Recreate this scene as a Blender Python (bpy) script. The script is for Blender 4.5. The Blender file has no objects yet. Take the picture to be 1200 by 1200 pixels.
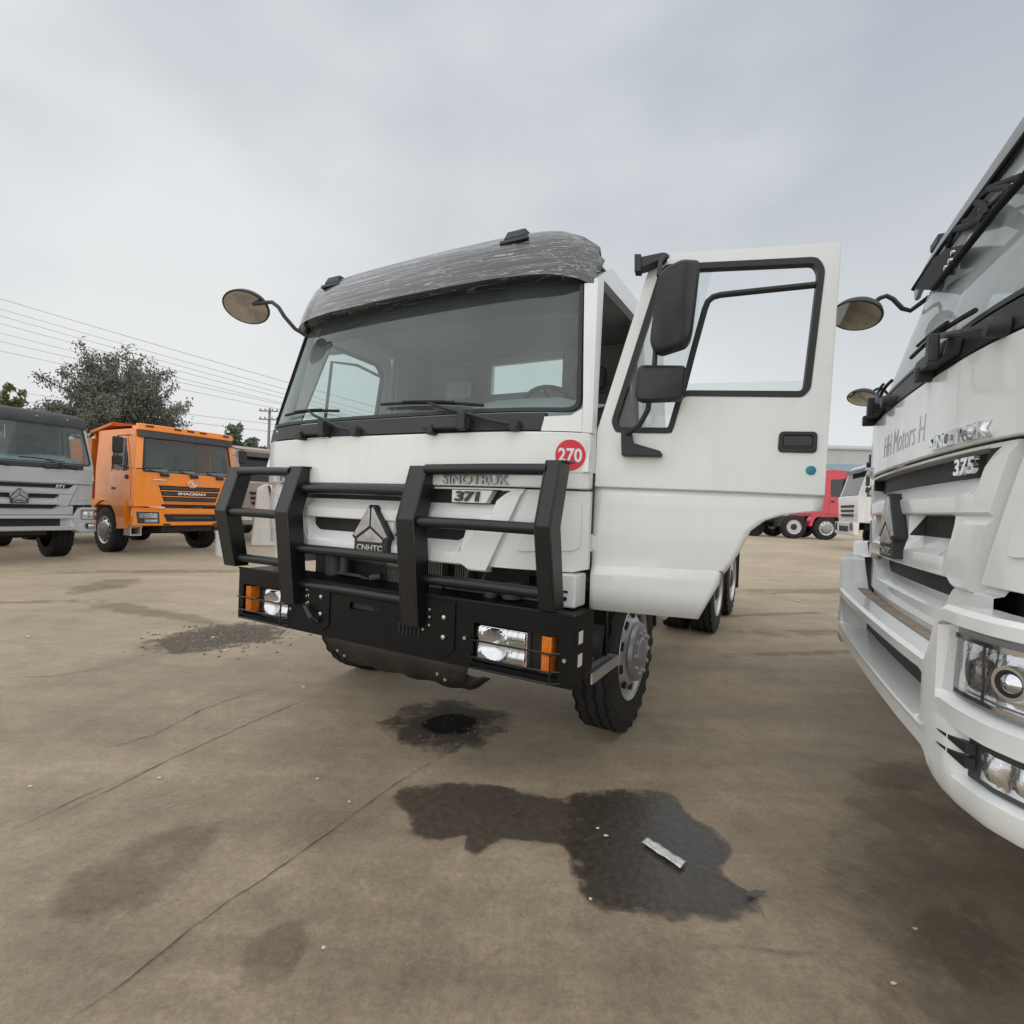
import bpy, bmesh, math, random
from mathutils import Vector, Matrix, noise as mnoise
R = math.radians
rnd = random.Random(7)
scene = bpy.context.scene
COL = scene.collection

# ------------------------------------------------------------------ camera
cd = bpy.data.cameras.new('camera')
cd.sensor_width = 36.0
cd.lens = 622.83 / 1200 * 36.0
cd.clip_start = 0.05
cd.clip_end = 3000
cam = bpy.data.objects.new('camera', cd)
cam.matrix_world = Matrix.Translation((0, 0, 1.4748)) @ Matrix.Rotation(math.pi / 2 - 0.0112, 4, 'X') @ Matrix.Rotation(0.039, 4, 'Z')
COL.objects.link(cam)
scene.camera = cam

# ------------------------------------------------------------------ overcast daylight
SUN_EL, SUN_AZ = 52.0, 205.0          # azimuth clockwise from +Y
world = bpy.data.worlds.new('World')
scene.world = world
world.use_nodes = True
wn = world.node_tree.nodes; wl = world.node_tree.links
wn.clear()
wout = wn.new('ShaderNodeOutputWorld'); wbg = wn.new('ShaderNodeBackground')
sky = wn.new('ShaderNodeTexSky'); sky.sky_type = 'NISHITA'; sky.sun_disc = False
sky.sun_elevation = R(SUN_EL); sky.sun_rotation = R(SUN_AZ); sky.dust_density = 4.0
hsv = wn.new('ShaderNodeHueSaturation'); hsv.inputs['Saturation'].default_value = 0.25
wl.new(sky.outputs[0], hsv.inputs['Color'])
wtc = wn.new('ShaderNodeTexCoord')
wmap = wn.new('ShaderNodeMapping'); wmap.inputs['Scale'].default_value = (1.0, 1.0, 1.9); wmap.inputs['Location'].default_value = (0.35, 0.2, 0.1)
wl.new(wtc.outputs['Generated'], wmap.inputs[0])
wnz = wn.new('ShaderNodeTexNoise'); wnz.inputs['Scale'].default_value = 1.6; wnz.inputs['Detail'].default_value = 5; wnz.inputs['Roughness'].default_value = 0.45
wl.new(wmap.outputs[0], wnz.inputs['Vector'])
wr = wn.new('ShaderNodeValToRGB')
wr.color_ramp.elements[0].position = 0.36; wr.color_ramp.elements[0].color = (4.6, 5.05, 5.65, 1)
wr.color_ramp.elements[1].position = 0.66; wr.color_ramp.elements[1].color = (7.7, 7.95, 8.15, 1)
wl.new(wnz.outputs['Fac'], wr.inputs[0])
# the cloud deck is a little paler towards the horizon, all the way round
wsep = wn.new('ShaderNodeSeparateXYZ'); wl.new(wtc.outputs['Generated'], wsep.inputs[0])
whr = wn.new('ShaderNodeMapRange'); whr.inputs['From Min'].default_value = 0.0; whr.inputs['From Max'].default_value = 0.6
whr.inputs['To Min'].default_value = 0.85; whr.inputs['To Max'].default_value = 0.0
wl.new(wsep.outputs['Z'], whr.inputs['Value'])
wmh = wn.new('ShaderNodeMix'); wmh.data_type = 'RGBA'; wmh.inputs['B'].default_value = (8.3, 8.35, 8.3, 1)
wl.new(whr.outputs[0], wmh.inputs['Factor']); wl.new(wr.outputs[0], wmh.inputs['A'])
wmx = wn.new('ShaderNodeMix'); wmx.data_type = 'RGBA'; wmx.inputs['Factor'].default_value = 0.9
wl.new(hsv.outputs[0], wmx.inputs['A']); wl.new(wmh.outputs['Result'], wmx.inputs['B'])
wl.new(wmx.outputs['Result'], wbg.inputs[0]); wbg.inputs[1].default_value = 0.1
wl.new(wbg.outputs[0], wout.inputs[0])
sd = bpy.data.lights.new('sun', 'SUN'); sd.energy = 1.5; sd.angle = R(140); sd.color = (1.0, 0.97, 0.93)
sun = bpy.data.objects.new('sun', sd); COL.objects.link(sun)
_az = R(SUN_AZ); _el = R(SUN_EL)
_d = Vector((math.sin(_az) * math.cos(_el), math.cos(_az) * math.cos(_el), math.sin(_el)))
sun.rotation_euler = (-_d).to_track_quat('-Z', 'Y').to_euler()
vs = scene.view_settings
scene.display_settings.display_device = 'sRGB'
vs.view_transform = 'Standard'; vs.look = 'None'; vs.exposure = 0.10; vs.gamma = 1.0; vs.use_curve_mapping = False

# ------------------------------------------------------------------ materials
def _new(name):
    m = bpy.data.materials.new(name); m.use_nodes = True
    return m, m.node_tree.nodes, m.node_tree.links, m.node_tree.nodes['Principled BSDF']

def mat(name, col, rough=0.5, metal=0.0, var=0.0, scale=8.0, bump=0.0, bscale=60.0, coat=0.0, dirt=None, spec=0.5, stretch=None):
    m, n, l, b = _new(name)
    b.inputs['Base Color'].default_value = (*col, 1); b.inputs['Roughness'].default_value = rough
    b.inputs['Metallic'].default_value = metal; b.inputs['Coat Weight'].default_value = coat
    b.inputs['Coat Roughness'].default_value = 0.15
    b.inputs['Specular IOR Level'].default_value = spec
    tc = n.new('ShaderNodeTexCoord'); src = tc.outputs['Object']
    if stretch:
        mp = n.new('ShaderNodeMapping'); mp.inputs['Scale'].default_value = stretch
        l.new(src, mp.inputs[0]); src = mp.outputs[0]
    if var or dirt:
        nz = n.new('ShaderNodeTexNoise'); nz.inputs['Scale'].default_value = scale; nz.inputs['Detail'].default_value = 6
        nz.inputs['Roughness'].default_value = 0.65
        l.new(src, nz.inputs['Vector'])
        rp = n.new('ShaderNodeValToRGB'); rp.color_ramp.elements[0].position = 0.3; rp.color_ramp.elements[1].position = 0.7
        lo = dirt if dirt else tuple(c * (1 - var) for c in col)
        hi = col if dirt else tuple(min(1, c * (1 + var)) for c in col)
        rp.color_ramp.elements[0].color = (*lo, 1); rp.color_ramp.elements[1].color = (*hi, 1)
        l.new(nz.outputs['Fac'], rp.inputs[0]); l.new(rp.outputs[0], b.inputs['Base Color'])
        rr = n.new('ShaderNodeMapRange'); rr.inputs['To Min'].default_value = min(1, rough * 1.25); rr.inputs['To Max'].default_value = rough * 0.85
        l.new(nz.outputs['Fac'], rr.inputs['Value']); l.new(rr.outputs[0], b.inputs['Roughness'])
    if bump:
        bz = n.new('ShaderNodeTexNoise'); bz.inputs['Scale'].default_value = bscale; bz.inputs['Detail'].default_value = 4
        l.new(src, bz.inputs['Vector'])
        bp = n.new('ShaderNodeBump'); bp.inputs['Strength'].default_value = bump; bp.inputs['Distance'].default_value = 0.01
        l.new(bz.outputs['Fac'], bp.inputs['Height']); l.new(bp.outputs[0], b.inputs['Normal'])
    return m

def paint(name, col, dust=(0.42, 0.41, 0.38), amount=0.25, rough=0.35):
    """Coated truck paint with an uneven film of road dust and run-down streaks."""
    m, n, l, b = _new(name)
    tc = n.new('ShaderNodeTexCoord')
    n1 = n.new('ShaderNodeTexNoise'); n1.inputs['Scale'].default_value = 2.3; n1.inputs['Detail'].default_value = 7; n1.inputs['Roughness'].default_value = 0.7
    l.new(tc.outputs['Object'], n1.inputs['Vector'])
    mp = n.new('ShaderNodeMapping'); mp.inputs['Scale'].default_value = (9, 9, 1.6); l.new(tc.outputs['Object'], mp.inputs[0])
    n2 = n.new('ShaderNodeTexNoise'); n2.inputs['Scale'].default_value = 1.6; n2.inputs['Detail'].default_value = 5; l.new(mp.outputs[0], n2.inputs['Vector'])
    mul = n.new('ShaderNodeMath'); mul.operation = 'MULTIPLY'; l.new(n1.outputs['Fac'], mul.inputs[0]); l.new(n2.outputs['Fac'], mul.inputs[1])
    mr = n.new('ShaderNodeMapRange'); mr.inputs['From Min'].default_value = 0.15; mr.inputs['From Max'].default_value = 0.42
    mr.inputs['To Max'].default_value = amount
    l.new(mul.outputs[0], mr.inputs['Value'])
    mx = n.new('ShaderNodeMix'); mx.data_type = 'RGBA'
    mx.inputs['A'].default_value = (*col, 1); mx.inputs['B'].default_value = (*dust, 1)
    l.new(mr.outputs[0], mx.inputs['Factor']); l.new(mx.outputs['Result'], b.inputs['Base Color'])
    rr = n.new('ShaderNodeMapRange'); rr.inputs['From Max'].default_value = max(amount, .01); rr.inputs['To Min'].default_value = rough; rr.inputs['To Max'].default_value = 0.7
    l.new(mr.outputs[0], rr.inputs['Value']); l.new(rr.outputs[0], b.inputs['Roughness'])
    b.inputs['Coat Weight'].default_value = 0.8; b.inputs['Coat Roughness'].default_value = 0.07
    bz = n.new('ShaderNodeTexNoise'); bz.inputs['Scale'].default_value = 3.0; l.new(tc.outputs['Object'], bz.inputs['Vector'])
    bp = n.new('ShaderNodeBump'); bp.inputs['Strength'].default_value = 0.05; bp.inputs['Distance'].default_value = 0.03
    l.new(bz.outputs['Fac'], bp.inputs['Height']); l.new(bp.outputs[0], b.inputs['Normal'])
    return m

def glass(name, tint, refl=1.0, film=0.0, filmcol=(0.5, 0.52, 0.52)):
    """Sheet glass: tinted see-through, mirror-like by Fresnel, plus a thin pale film: dust, on one windscreen painted sky reflection."""
    m = bpy.data.materials.new(name); m.use_nodes = True
    n = m.node_tree.nodes; l = m.node_tree.links; n.clear()
    out = n.new('ShaderNodeOutputMaterial'); tr = n.new('ShaderNodeBsdfTransparent'); tr.inputs[0].default_value = (*tint, 1)
    gl = n.new('ShaderNodeBsdfGlossy'); gl.inputs['Roughness'].default_value = 0.02; gl.inputs['Color'].default_value = (refl, refl, refl, 1)
    fr = n.new('ShaderNodeFresnel'); ge = n.new('ShaderNodeNewGeometry')
    io = n.new('ShaderNodeMapRange'); io.inputs['To Min'].default_value = 1.55; io.inputs['To Max'].default_value = 1 / 1.55
    l.new(ge.outputs['Backfacing'], io.inputs['Value']); l.new(io.outputs[0], fr.inputs['IOR'])
    ib = n.new('ShaderNodeMath'); ib.operation = 'SUBTRACT'; ib.inputs[0].default_value = 1.0; l.new(ge.outputs['Backfacing'], ib.inputs[1])
    fm = n.new('ShaderNodeMath'); fm.operation = 'MULTIPLY'; l.new(fr.outputs[0], fm.inputs[0]); l.new(ib.outputs[0], fm.inputs[1])
    mx = n.new('ShaderNodeMixShader'); l.new(fm.outputs[0], mx.inputs[0]); l.new(tr.outputs[0], mx.inputs[1]); l.new(gl.outputs[0], mx.inputs[2])
    res = mx.outputs[0]
    if film:
        df = n.new('ShaderNodeBsdfDiffuse'); df.inputs[0].default_value = (*filmcol, 1)
        nz = n.new('ShaderNodeTexNoise'); nz.inputs['Scale'].default_value = 3.0; nz.inputs['Detail'].default_value = 6
        tc = n.new('ShaderNodeTexCoord'); l.new(tc.outputs['Object'], nz.inputs['Vector'])
        mr = n.new('ShaderNodeMapRange'); mr.inputs['To Min'].default_value = film * 0.4; mr.inputs['To Max'].default_value = film * 1.6
        l.new(nz.outputs['Fac'], mr.inputs['Value'])
        m2 = n.new('ShaderNodeMixShader'); l.new(mr.outputs[0], m2.inputs[0]); l.new(res, m2.inputs[1]); l.new(df.outputs[0], m2.inputs[2])
        res = m2.outputs[0]
    l.new(res, out.inputs[0])
    return m

M = {}
M['white'] = paint('white_paint', (0.79, 0.812, 0.80), amount=0.09, rough=0.28)
M['white_far'] = paint('white_paint_far', (0.78, 0.79, 0.77), amount=0.4)
M['silver'] = paint('silver_paint', (0.42, 0.44, 0.45), amount=0.3, rough=0.3)
M['orange'] = paint('orange_paint', (0.95, 0.265, 0.006), dust=(0.7, 0.32, 0.08), amount=0.2, rough=0.3)
M['orange_dark'] = mat('orange_tipper', (0.62, 0.17, 0.03), 0.5, var=0.2)
M['red'] = paint('red_paint', (0.62, 0.02, 0.045), dust=(0.45, 0.15, 0.14), amount=0.3)
M['beige'] = paint('beige_paint', (0.36, 0.29, 0.25), dust=(0.4, 0.36, 0.32), amount=0.4)
M['black_metal'] = mat('black_powder_coat', (0.008, 0.0085, 0.010), 0.34, var=0.3, scale=5, bump=0.04, bscale=300)
M['black_plastic'] = mat('black_plastic', (0.022, 0.023, 0.025), 0.5, var=0.25, scale=6, bump=0.06, bscale=250)
M['dark_plastic'] = mat('dark_grey_plastic', (0.05, 0.052, 0.056), 0.45, var=0.2, scale=5)
M['mesh_black'] = mat('grille_black', (0.012, 0.012, 0.013), 0.55, var=0.4, scale=30, bump=0.5, bscale=220)
M['rubber'] = mat('tyre_rubber', (0.022, 0.021, 0.020), 0.75, var=0.35, scale=9, bump=0.2, bscale=90)
M['seal'] = mat('rubber_seal', (0.014, 0.014, 0.015), 0.5)
M['bumper_black'] = mat('bumper_black', (0.005, 0.0052, 0.006), 0.42, var=0.3, scale=5, bump=0.04, bscale=300, spec=0.22)
M['flat_black'] = mat('flat_black', (0.010, 0.010, 0.011), 0.7, spec=0.15)
M['chrome'] = mat('chrome', (0.75, 0.76, 0.77), 0.16, metal=1.0)
M['emblem'] = mat('brushed_emblem', (0.42, 0.42, 0.42), 0.32, metal=1.0, var=0.3, scale=14)
M['dull_letter'] = mat('dull_letter', (0.36, 0.37, 0.37), 0.4, metal=0.7)
M['steel'] = mat('wheel_steel', (0.62, 0.62, 0.62), 0.34, metal=0.85, var=0.15, scale=8)
M['hubcap'] = mat('hub_grey_blue', (0.36, 0.37, 0.40), 0.38, metal=0.5, var=0.2)
M['bolt'] = mat('zinc_bolt', (0.55, 0.54, 0.52), 0.35, metal=1.0)
M['chassis'] = mat('chassis_dark', (0.035, 0.033, 0.031), 0.6, var=0.4, scale=5)
M['engine'] = mat('engine_grey', (0.10, 0.10, 0.10), 0.5, var=0.5, scale=10)
M['fins'] = mat('radiator_fins', (0.22, 0.22, 0.215), 0.45, metal=0.5)
M['skid'] = mat('skid_plate', (0.030, 0.026, 0.022), 0.5, var=0.4, scale=6)
M['amber'] = mat('amber_lens', (0.75, 0.20, 0.015), 0.18, coat=0.6, var=0.25, scale=40)
M['reflector'] = mat('lamp_reflector', (0.90, 0.91, 0.92), 0.13, metal=0.95, bump=0.45, bscale=22)
M['reflector_plain'] = mat('lamp_reflector_plain', (0.86, 0.87, 0.88), 0.16, metal=1.0)
M['lens'] = glass('lamp_lens', (0.93, 0.94, 0.95))
M['windscreen'] = glass('windscreen_glass', (0.84, 0.91, 0.90), film=0.06, filmcol=(0.42, 0.46, 0.46))
M['windscreen_painted_sky'] = glass('windscreen_painted_sky', (0.82, 0.88, 0.87), film=0.42, filmcol=(0.60, 0.64, 0.64))  # heavy pale film paints in the sky reflected by this windscreen
M['pane'] = glass('side_glass', (0.90, 0.93, 0.92), film=0.03)
M['dark_pane'] = glass('dark_side_glass', (0.28, 0.30, 0.30), film=0.05)
M['mirror'] = mat('mirror_glass', (0.72, 0.73, 0.72), 0.04, metal=1.0)
M['interior'] = mat('cab_lining', (0.38, 0.39, 0.39), 0.75, var=0.1)
M['dash'] = mat('dashboard', (0.36, 0.39, 0.39), 0.6, var=0.1)
M['blind'] = mat('sun_blind', (0.02, 0.021, 0.022), 0.8)
M['seat'] = mat('seat_cloth', (0.10, 0.105, 0.11), 0.85, var=0.2)
M['wrap'] = mat('seat_plastic_wrap', (0.45, 0.47, 0.48), 0.18, bump=1.0, bscale=14, stretch=(1, 1, .25))
M['wheel_rim_black'] = mat('steering_rim', (0.02, 0.021, 0.022), 0.5)
M['sticker_white'] = mat('sticker_paper', (0.80, 0.80, 0.79), 0.5)
M['sticker_red'] = mat('sticker_red', (0.70, 0.02, 0.04), 0.4)
M['teal'] = mat('teal_sticker', (0.02, 0.22, 0.30), 0.35)
M['grey_print'] = mat('grey_print', (0.585, 0.61, 0.595), 0.6)
M['visor_grey'] = mat('visor_grey', (0.30, 0.31, 0.32), 0.35, var=0.12, scale=4)
M['dirt'] = mat('dust_brown', (0.33, 0.26, 0.20), 0.9, var=0.25, scale=12)
M['paper'] = mat('crumpled_paper', (0.62, 0.62, 0.60), 0.6, var=0.25, scale=40, bump=0.4, bscale=60)
M['bark'] = mat('bark', (0.07, 0.06, 0.05), 0.9, var=0.3)
M['wood_pole'] = mat('concrete_pole', (0.24, 0.24, 0.23), 0.8, var=0.15)
M['wire'] = mat('power_wire', (0.30, 0.30, 0.31), 0.7)
M['shed'] = mat('shed_sheet', (0.46, 0.48, 0.48), 0.55, var=0.06, scale=1.0)
M['blue_sheet'] = mat('blue_sheet', (0.27, 0.40, 0.48), 0.5, var=0.1, scale=2)

def film_mat():
    """Dark visor still in its stretched, creased protective film."""
    m, n, l, b = _new('visor_plastic_film')
    tc = n.new('ShaderNodeTexCoord')
    mp = n.new('ShaderNodeMapping'); mp.inputs['Scale'].default_value = (0.38, 3.0, 20.0); l.new(tc.outputs['Object'], mp.inputs[0])
    nz = n.new('ShaderNodeTexNoise'); nz.inputs['Scale'].default_value = 2.2; nz.inputs['Detail'].default_value = 4; nz.inputs['Roughness'].default_value = 0.55; nz.inputs['Distortion'].default_value = 1.2
    l.new(mp.outputs[0], nz.inputs['Vector'])
    sub = n.new('ShaderNodeMath'); sub.operation = 'SUBTRACT'; sub.inputs[1].default_value = 0.5; l.new(nz.outputs['Fac'], sub.inputs[0])
    ab = n.new('ShaderNodeMath'); ab.operation = 'ABSOLUTE'; l.new(sub.outputs[0], ab.inputs[0])
    rp = n.new('ShaderNodeValToRGB'); rp.color_ramp.elements[0].position = 0.0; rp.color_ramp.elements[0].color = (0.46, 0.465, 0.48, 1)
    rp.color_ramp.elements[1].position = 0.017; rp.color_ramp.elements[1].color = (0.045, 0.045, 0.049, 1)
    l.new(ab.outputs[0], rp.inputs[0]); l.new(rp.outputs[0], b.inputs['Base Color'])
    b.inputs['Roughness'].default_value = 0.18; b.inputs['Coat Weight'].default_value = 0.6; b.inputs['Coat Roughness'].default_value = 0.08
    bp = n.new('ShaderNodeBump'); bp.inputs['Strength'].default_value = 0.7; bp.inputs['Distance'].default_value = 0.012
    l.new(nz.outputs['Fac'], bp.inputs['Height']); l.new(bp.outputs[0], b.inputs['Normal'])
    return m
M['film'] = film_mat()

def ground_mat():
    m, n, l, b = _new('dirty_concrete')
    tc = n.new('ShaderNodeTexCoord'); P = tc.outputs['Object']
    def nz(scale, detail=6, rough=0.6, vec=None, dist=0.0):
        t = n.new('ShaderNodeTexNoise'); t.inputs['Scale'].default_value = scale; t.inputs['Detail'].default_value = detail
        t.inputs['Roughness'].default_value = rough; t.inputs['Distortion'].default_value = dist
        l.new(vec or P, t.inputs['Vector']); return t.outputs['Fac']
    def mapn(v, a, c, lo, hi):
        t = n.new('ShaderNodeMapRange'); t.inputs['From Min'].default_value = a; t.inputs['From Max'].default_value = c
        t.inputs['To Min'].default_value = lo; t.inputs['To Max'].default_value = hi; l.new(v, t.inputs['Value']); return t.outputs[0]
    def math2(op, a, c):
        t = n.new('ShaderNodeMath'); t.operation = op
        for i, v in enumerate((a, c)):
            if isinstance(v, (int, float)): t.inputs[i].default_value = v
            else: l.new(v, t.inputs[i])
        return t.outputs[0]
    mp = n.new('ShaderNodeMapping'); mp.inputs['Rotation'].default_value = (0, 0, R(-62)); mp.inputs['Scale'].default_value = (0.16, 1.5, 1.0)
    l.new(P, mp.inputs[0]); S = mp.outputs[0]          # drawn out along the way the trucks drive
    big = nz(0.35, 4, 0.55); mid = nz(1.7, 8, 0.68, dist=0.3); fine = nz(34, 8, 0.8); grit = nz(190, 3, 0.75)
    trk = nz(1.3, 6, 0.62, S, 0.4); trk2 = nz(5.0, 5, 0.6, S)
    rp = n.new('ShaderNodeValToRGB'); cr = rp.color_ramp
    cr.elements[0].position = 0.24; cr.elements[0].color = (0.115, 0.085, 0.058, 1)
    cr.elements[1].position = 0.80; cr.elements[1].color = (0.46, 0.365, 0.255, 1)
    e = cr.elements.new(0.5); e.color = (0.262, 0.201, 0.136, 1)
    a = math2('MULTIPLY', big, 0.28); a = math2('ADD', a, math2('MULTIPLY', mid, 0.28)); a = math2('ADD', a, math2('MULTIPLY', trk, 0.14))
    a = math2('ADD', a, math2('MULTIPLY', trk2, 0.08)); a = math2('ADD', a, math2('MULTIPLY', fine, 0.22))
    a = math2('ADD', math2('MULTIPLY', math2('SUBTRACT', a, 0.5), 2.8), 0.5)
    l.new(a, rp.inputs[0])
    mot = mapn(nz(9.0, 9, 0.82), 0.42, 0.60, 0.87, 1.10)          # mottling at hand size, crisp
    mot2 = mapn(nz(60.0, 4, 0.8), 0.40, 0.62, 0.88, 1.10)
    mm_ = n.new('ShaderNodeVectorMath'); mm_.operation = 'SCALE'; l.new(rp.outputs[0], mm_.inputs[0]); l.new(math2('MULTIPLY', mot, mot2), mm_.inputs['Scale'])
    # pale scuffs and dark grit
    sp = mapn(grit, 0.58, 0.70, 0.0, 0.5)
    mx = n.new('ShaderNodeMix'); mx.data_type = 'RGBA'; mx.inputs['B'].default_value = (0.06, 0.048, 0.038, 1)
    l.new(sp, mx.inputs['Factor']); l.new(mm_.outputs[0], mx.inputs['A'])
    pale = math2('MULTIPLY', mapn(nz(4.2, 7, 0.75), 0.56, 0.75, 0.0, 1.0), mapn(trk2, 0.4, 0.65, 0.1, 0.45))
    mx2 = n.new('ShaderNodeMix'); mx2.data_type = 'RGBA'; mx2.inputs['B'].default_value = (0.40, 0.345, 0.27, 1)
    l.new(pale, mx2.inputs['Factor']); l.new(mx.outputs['Result'], mx2.inputs['A'])
    # hairline cracking of the slab
    wv = n.new('ShaderNodeMix'); wv.data_type = 'RGBA'; wv.inputs['Factor'].default_value = 0.12
    nv = n.new('ShaderNodeTexNoise'); nv.inputs['Scale'].default_value = 1.4; nv.inputs['Detail'].default_value = 6; l.new(P, nv.inputs['Vector'])
    l.new(P, wv.inputs['A']); l.new(nv.outputs['Color'], wv.inputs['B'])
    vo = n.new('ShaderNodeTexVoronoi'); vo.feature = 'DISTANCE_TO_EDGE'; vo.inputs['Scale'].default_value = 0.42; l.new(wv.outputs['Result'], vo.inputs['Vector'])
    ck = math2('MULTIPLY', mapn(vo.outputs['Distance'], 0.0, 0.006, 1.0, 0.0), mapn(mid, 0.52, 0.66, 0.0, 0.6))
    mx3 = n.new('ShaderNodeMix'); mx3.data_type = 'RGBA'; mx3.inputs['B'].default_value = (0.045, 0.036, 0.028, 1)
    l.new(ck, mx3.inputs['Factor']); l.new(mx2.outputs['Result'], mx3.inputs['A'])
    l.new(mx3.outputs['Result'], b.inputs['Base Color'])
    l.new(mapn(mid, 0.3, 0.7, 0.55, 0.80), b.inputs['Roughness'])
    b.inputs['Sheen Weight'].default_value = 0.55; b.inputs['Sheen Roughness'].default_value = 0.45; b.inputs['Sheen Tint'].default_value = (1.0, 0.86, 0.64, 1)
    b.inputs['Specular IOR Level'].default_value = 0.45
    h = math2('ADD', math2('MULTIPLY', mid, 0.6), math2('MULTIPLY', fine, 0.25)); h = math2('ADD', h, math2('MULTIPLY', grit, 0.12)); h = math2('SUBTRACT', h, math2('MULTIPLY', ck, 0.5))
    bp = n.new('ShaderNodeBump'); bp.inputs['Strength'].default_value = 0.7; bp.inputs['Distance'].default_value = 0.025
    l.new(h, bp.inputs['Height']); l.new(bp.outputs[0], b.inputs['Normal'])
    return m
M['ground'] = ground_mat()

def stain_mat(name, col, rough, strength=1.0, nscale=9.0, spec=0.5, bump=0.0, fray=0.9):
    """A stain whose edge frays by noise; the mesh carries how far inside a point is."""
    m, n, l, b = _new(name)
    b.inputs['Base Color'].default_value = (*col, 1); b.inputs['Roughness'].default_value = rough; b.inputs['Specular IOR Level'].default_value = spec
    at = n.new('ShaderNodeAttribute'); at.attribute_name = 'inside'
    tc = n.new('ShaderNodeTexCoord')
    nz = n.new('ShaderNodeTexNoise'); nz.inputs['Scale'].default_value = nscale; nz.inputs['Detail'].default_value = 8; nz.inputs['Roughness'].default_value = 0.7
    l.new(tc.outputs['Object'], nz.inputs['Vector'])
    su = n.new('ShaderNodeMath'); su.operation = 'SUBTRACT'; su.inputs[1].default_value = 0.5; l.new(nz.outputs['Fac'], su.inputs[0])
    mu = n.new('ShaderNodeMath'); mu.operation = 'MULTIPLY'; mu.inputs[1].default_value = fray * 2; l.new(su.outputs[0], mu.inputs[0])
    ad = n.new('ShaderNodeMath'); ad.operation = 'ADD'; l.new(mu.outputs[0], ad.inputs[0]); l.new(at.outputs['Fac'], ad.inputs[1])
    mr = n.new('ShaderNodeMapRange'); mr.inputs['From Min'].default_value = 0.30; mr.inputs['From Max'].default_value = 0.30 + 0.28 + 0.5 * (1 - strength)
    mr.inputs['To Max'].default_value = strength; l.new(ad.outputs[0], mr.inputs['Value'])
    tr = n.new('ShaderNodeBsdfTransparent'); mx = n.new('ShaderNodeMixShader')
    l.new(mr.outputs[0], mx.inputs[0]); l.new(tr.outputs[0], mx.inputs[1]); l.new(b.outputs[0], mx.inputs[2])
    l.new(mx.outputs[0], n['Material Output'].inputs[0])
    n2 = n.new('ShaderNodeTexNoise'); n2.inputs['Scale'].default_value = 34; n2.inputs['Detail'].default_value = 6; l.new(tc.outputs['Object'], n2.inputs['Vector'])
    r2 = n.new('ShaderNodeValToRGB'); r2.color_ramp.elements[0].position = 0.3; r2.color_ramp.elements[1].position = 0.75
    r2.color_ramp.elements[0].color = (*[c * .75 for c in col], 1); r2.color_ramp.elements[1].color = (*[c * 1.4 for c in col], 1)
    l.new(n2.outputs['Fac'], r2.inputs[0]); l.new(r2.outputs[0], b.inputs['Base Color'])
    if bump:
        bp = n.new('ShaderNodeBump'); bp.inputs['Strength'].default_value = bump; bp.inputs['Distance'].default_value = 0.01
        l.new(n2.outputs['Fac'], bp.inputs['Height']); l.new(bp.outputs[0], b.inputs['Normal'])
    return m
M['oil'] = stain_mat('oil_wet', (0.060, 0.049, 0.038), 0.24, 0.92, 9, 0.55, 0.18, fray=0.6)
M['oil_soaked'] = stain_mat('oil_soaked', (0.078, 0.061, 0.045), 0.55, 0.88, 9, 0.4, 0.3, fray=0.8)
M['pit'] = stain_mat('pit_dark', (0.012, 0.010, 0.009), 0.8, 0.97, 9, 0.12, 0.6)
M['damp'] = stain_mat('damp_patch', (0.092, 0.072, 0.053), 0.6, 0.55, 5, 0.4, 0.3, fray=1.6)
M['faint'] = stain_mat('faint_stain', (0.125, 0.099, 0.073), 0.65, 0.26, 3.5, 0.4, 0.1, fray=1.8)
M['crack'] = mat('crack_dark', (0.055, 0.044, 0.034), 0.9)

def leaf_mat(name, c1, c2):
    m, n, l, b = _new(name)
    at = n.new('ShaderNodeObjectInfo')
    ge = n.new('ShaderNodeNewGeometry')
    rp = n.new('ShaderNodeValToRGB'); rp.color_ramp.elements[0].color = (*c1, 1); rp.color_ramp.elements[1].color = (*c2, 1)
    l.new(ge.outputs['Random Per Island'], rp.inputs[0]); l.new(rp.outputs[0], b.inputs['Base Color'])
    b.inputs['Roughness'].default_value = 0.75
    b.inputs['Specular IOR Level'].default_value = 0.2
    return m
M['leaf_olive'] = leaf_mat('leaf_olive', (0.11, 0.115, 0.095), (0.20, 0.205, 0.17))  # distance haze is mixed into these greyed, lightened leaf colours
M['leaf_yellow'] = leaf_mat('leaf_yellow', (0.09, 0.11, 0.05), (0.22, 0.23, 0.11))
M['leaf_green'] = leaf_mat('leaf_green', (0.09, 0.115, 0.08), (0.17, 0.20, 0.14))

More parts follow.
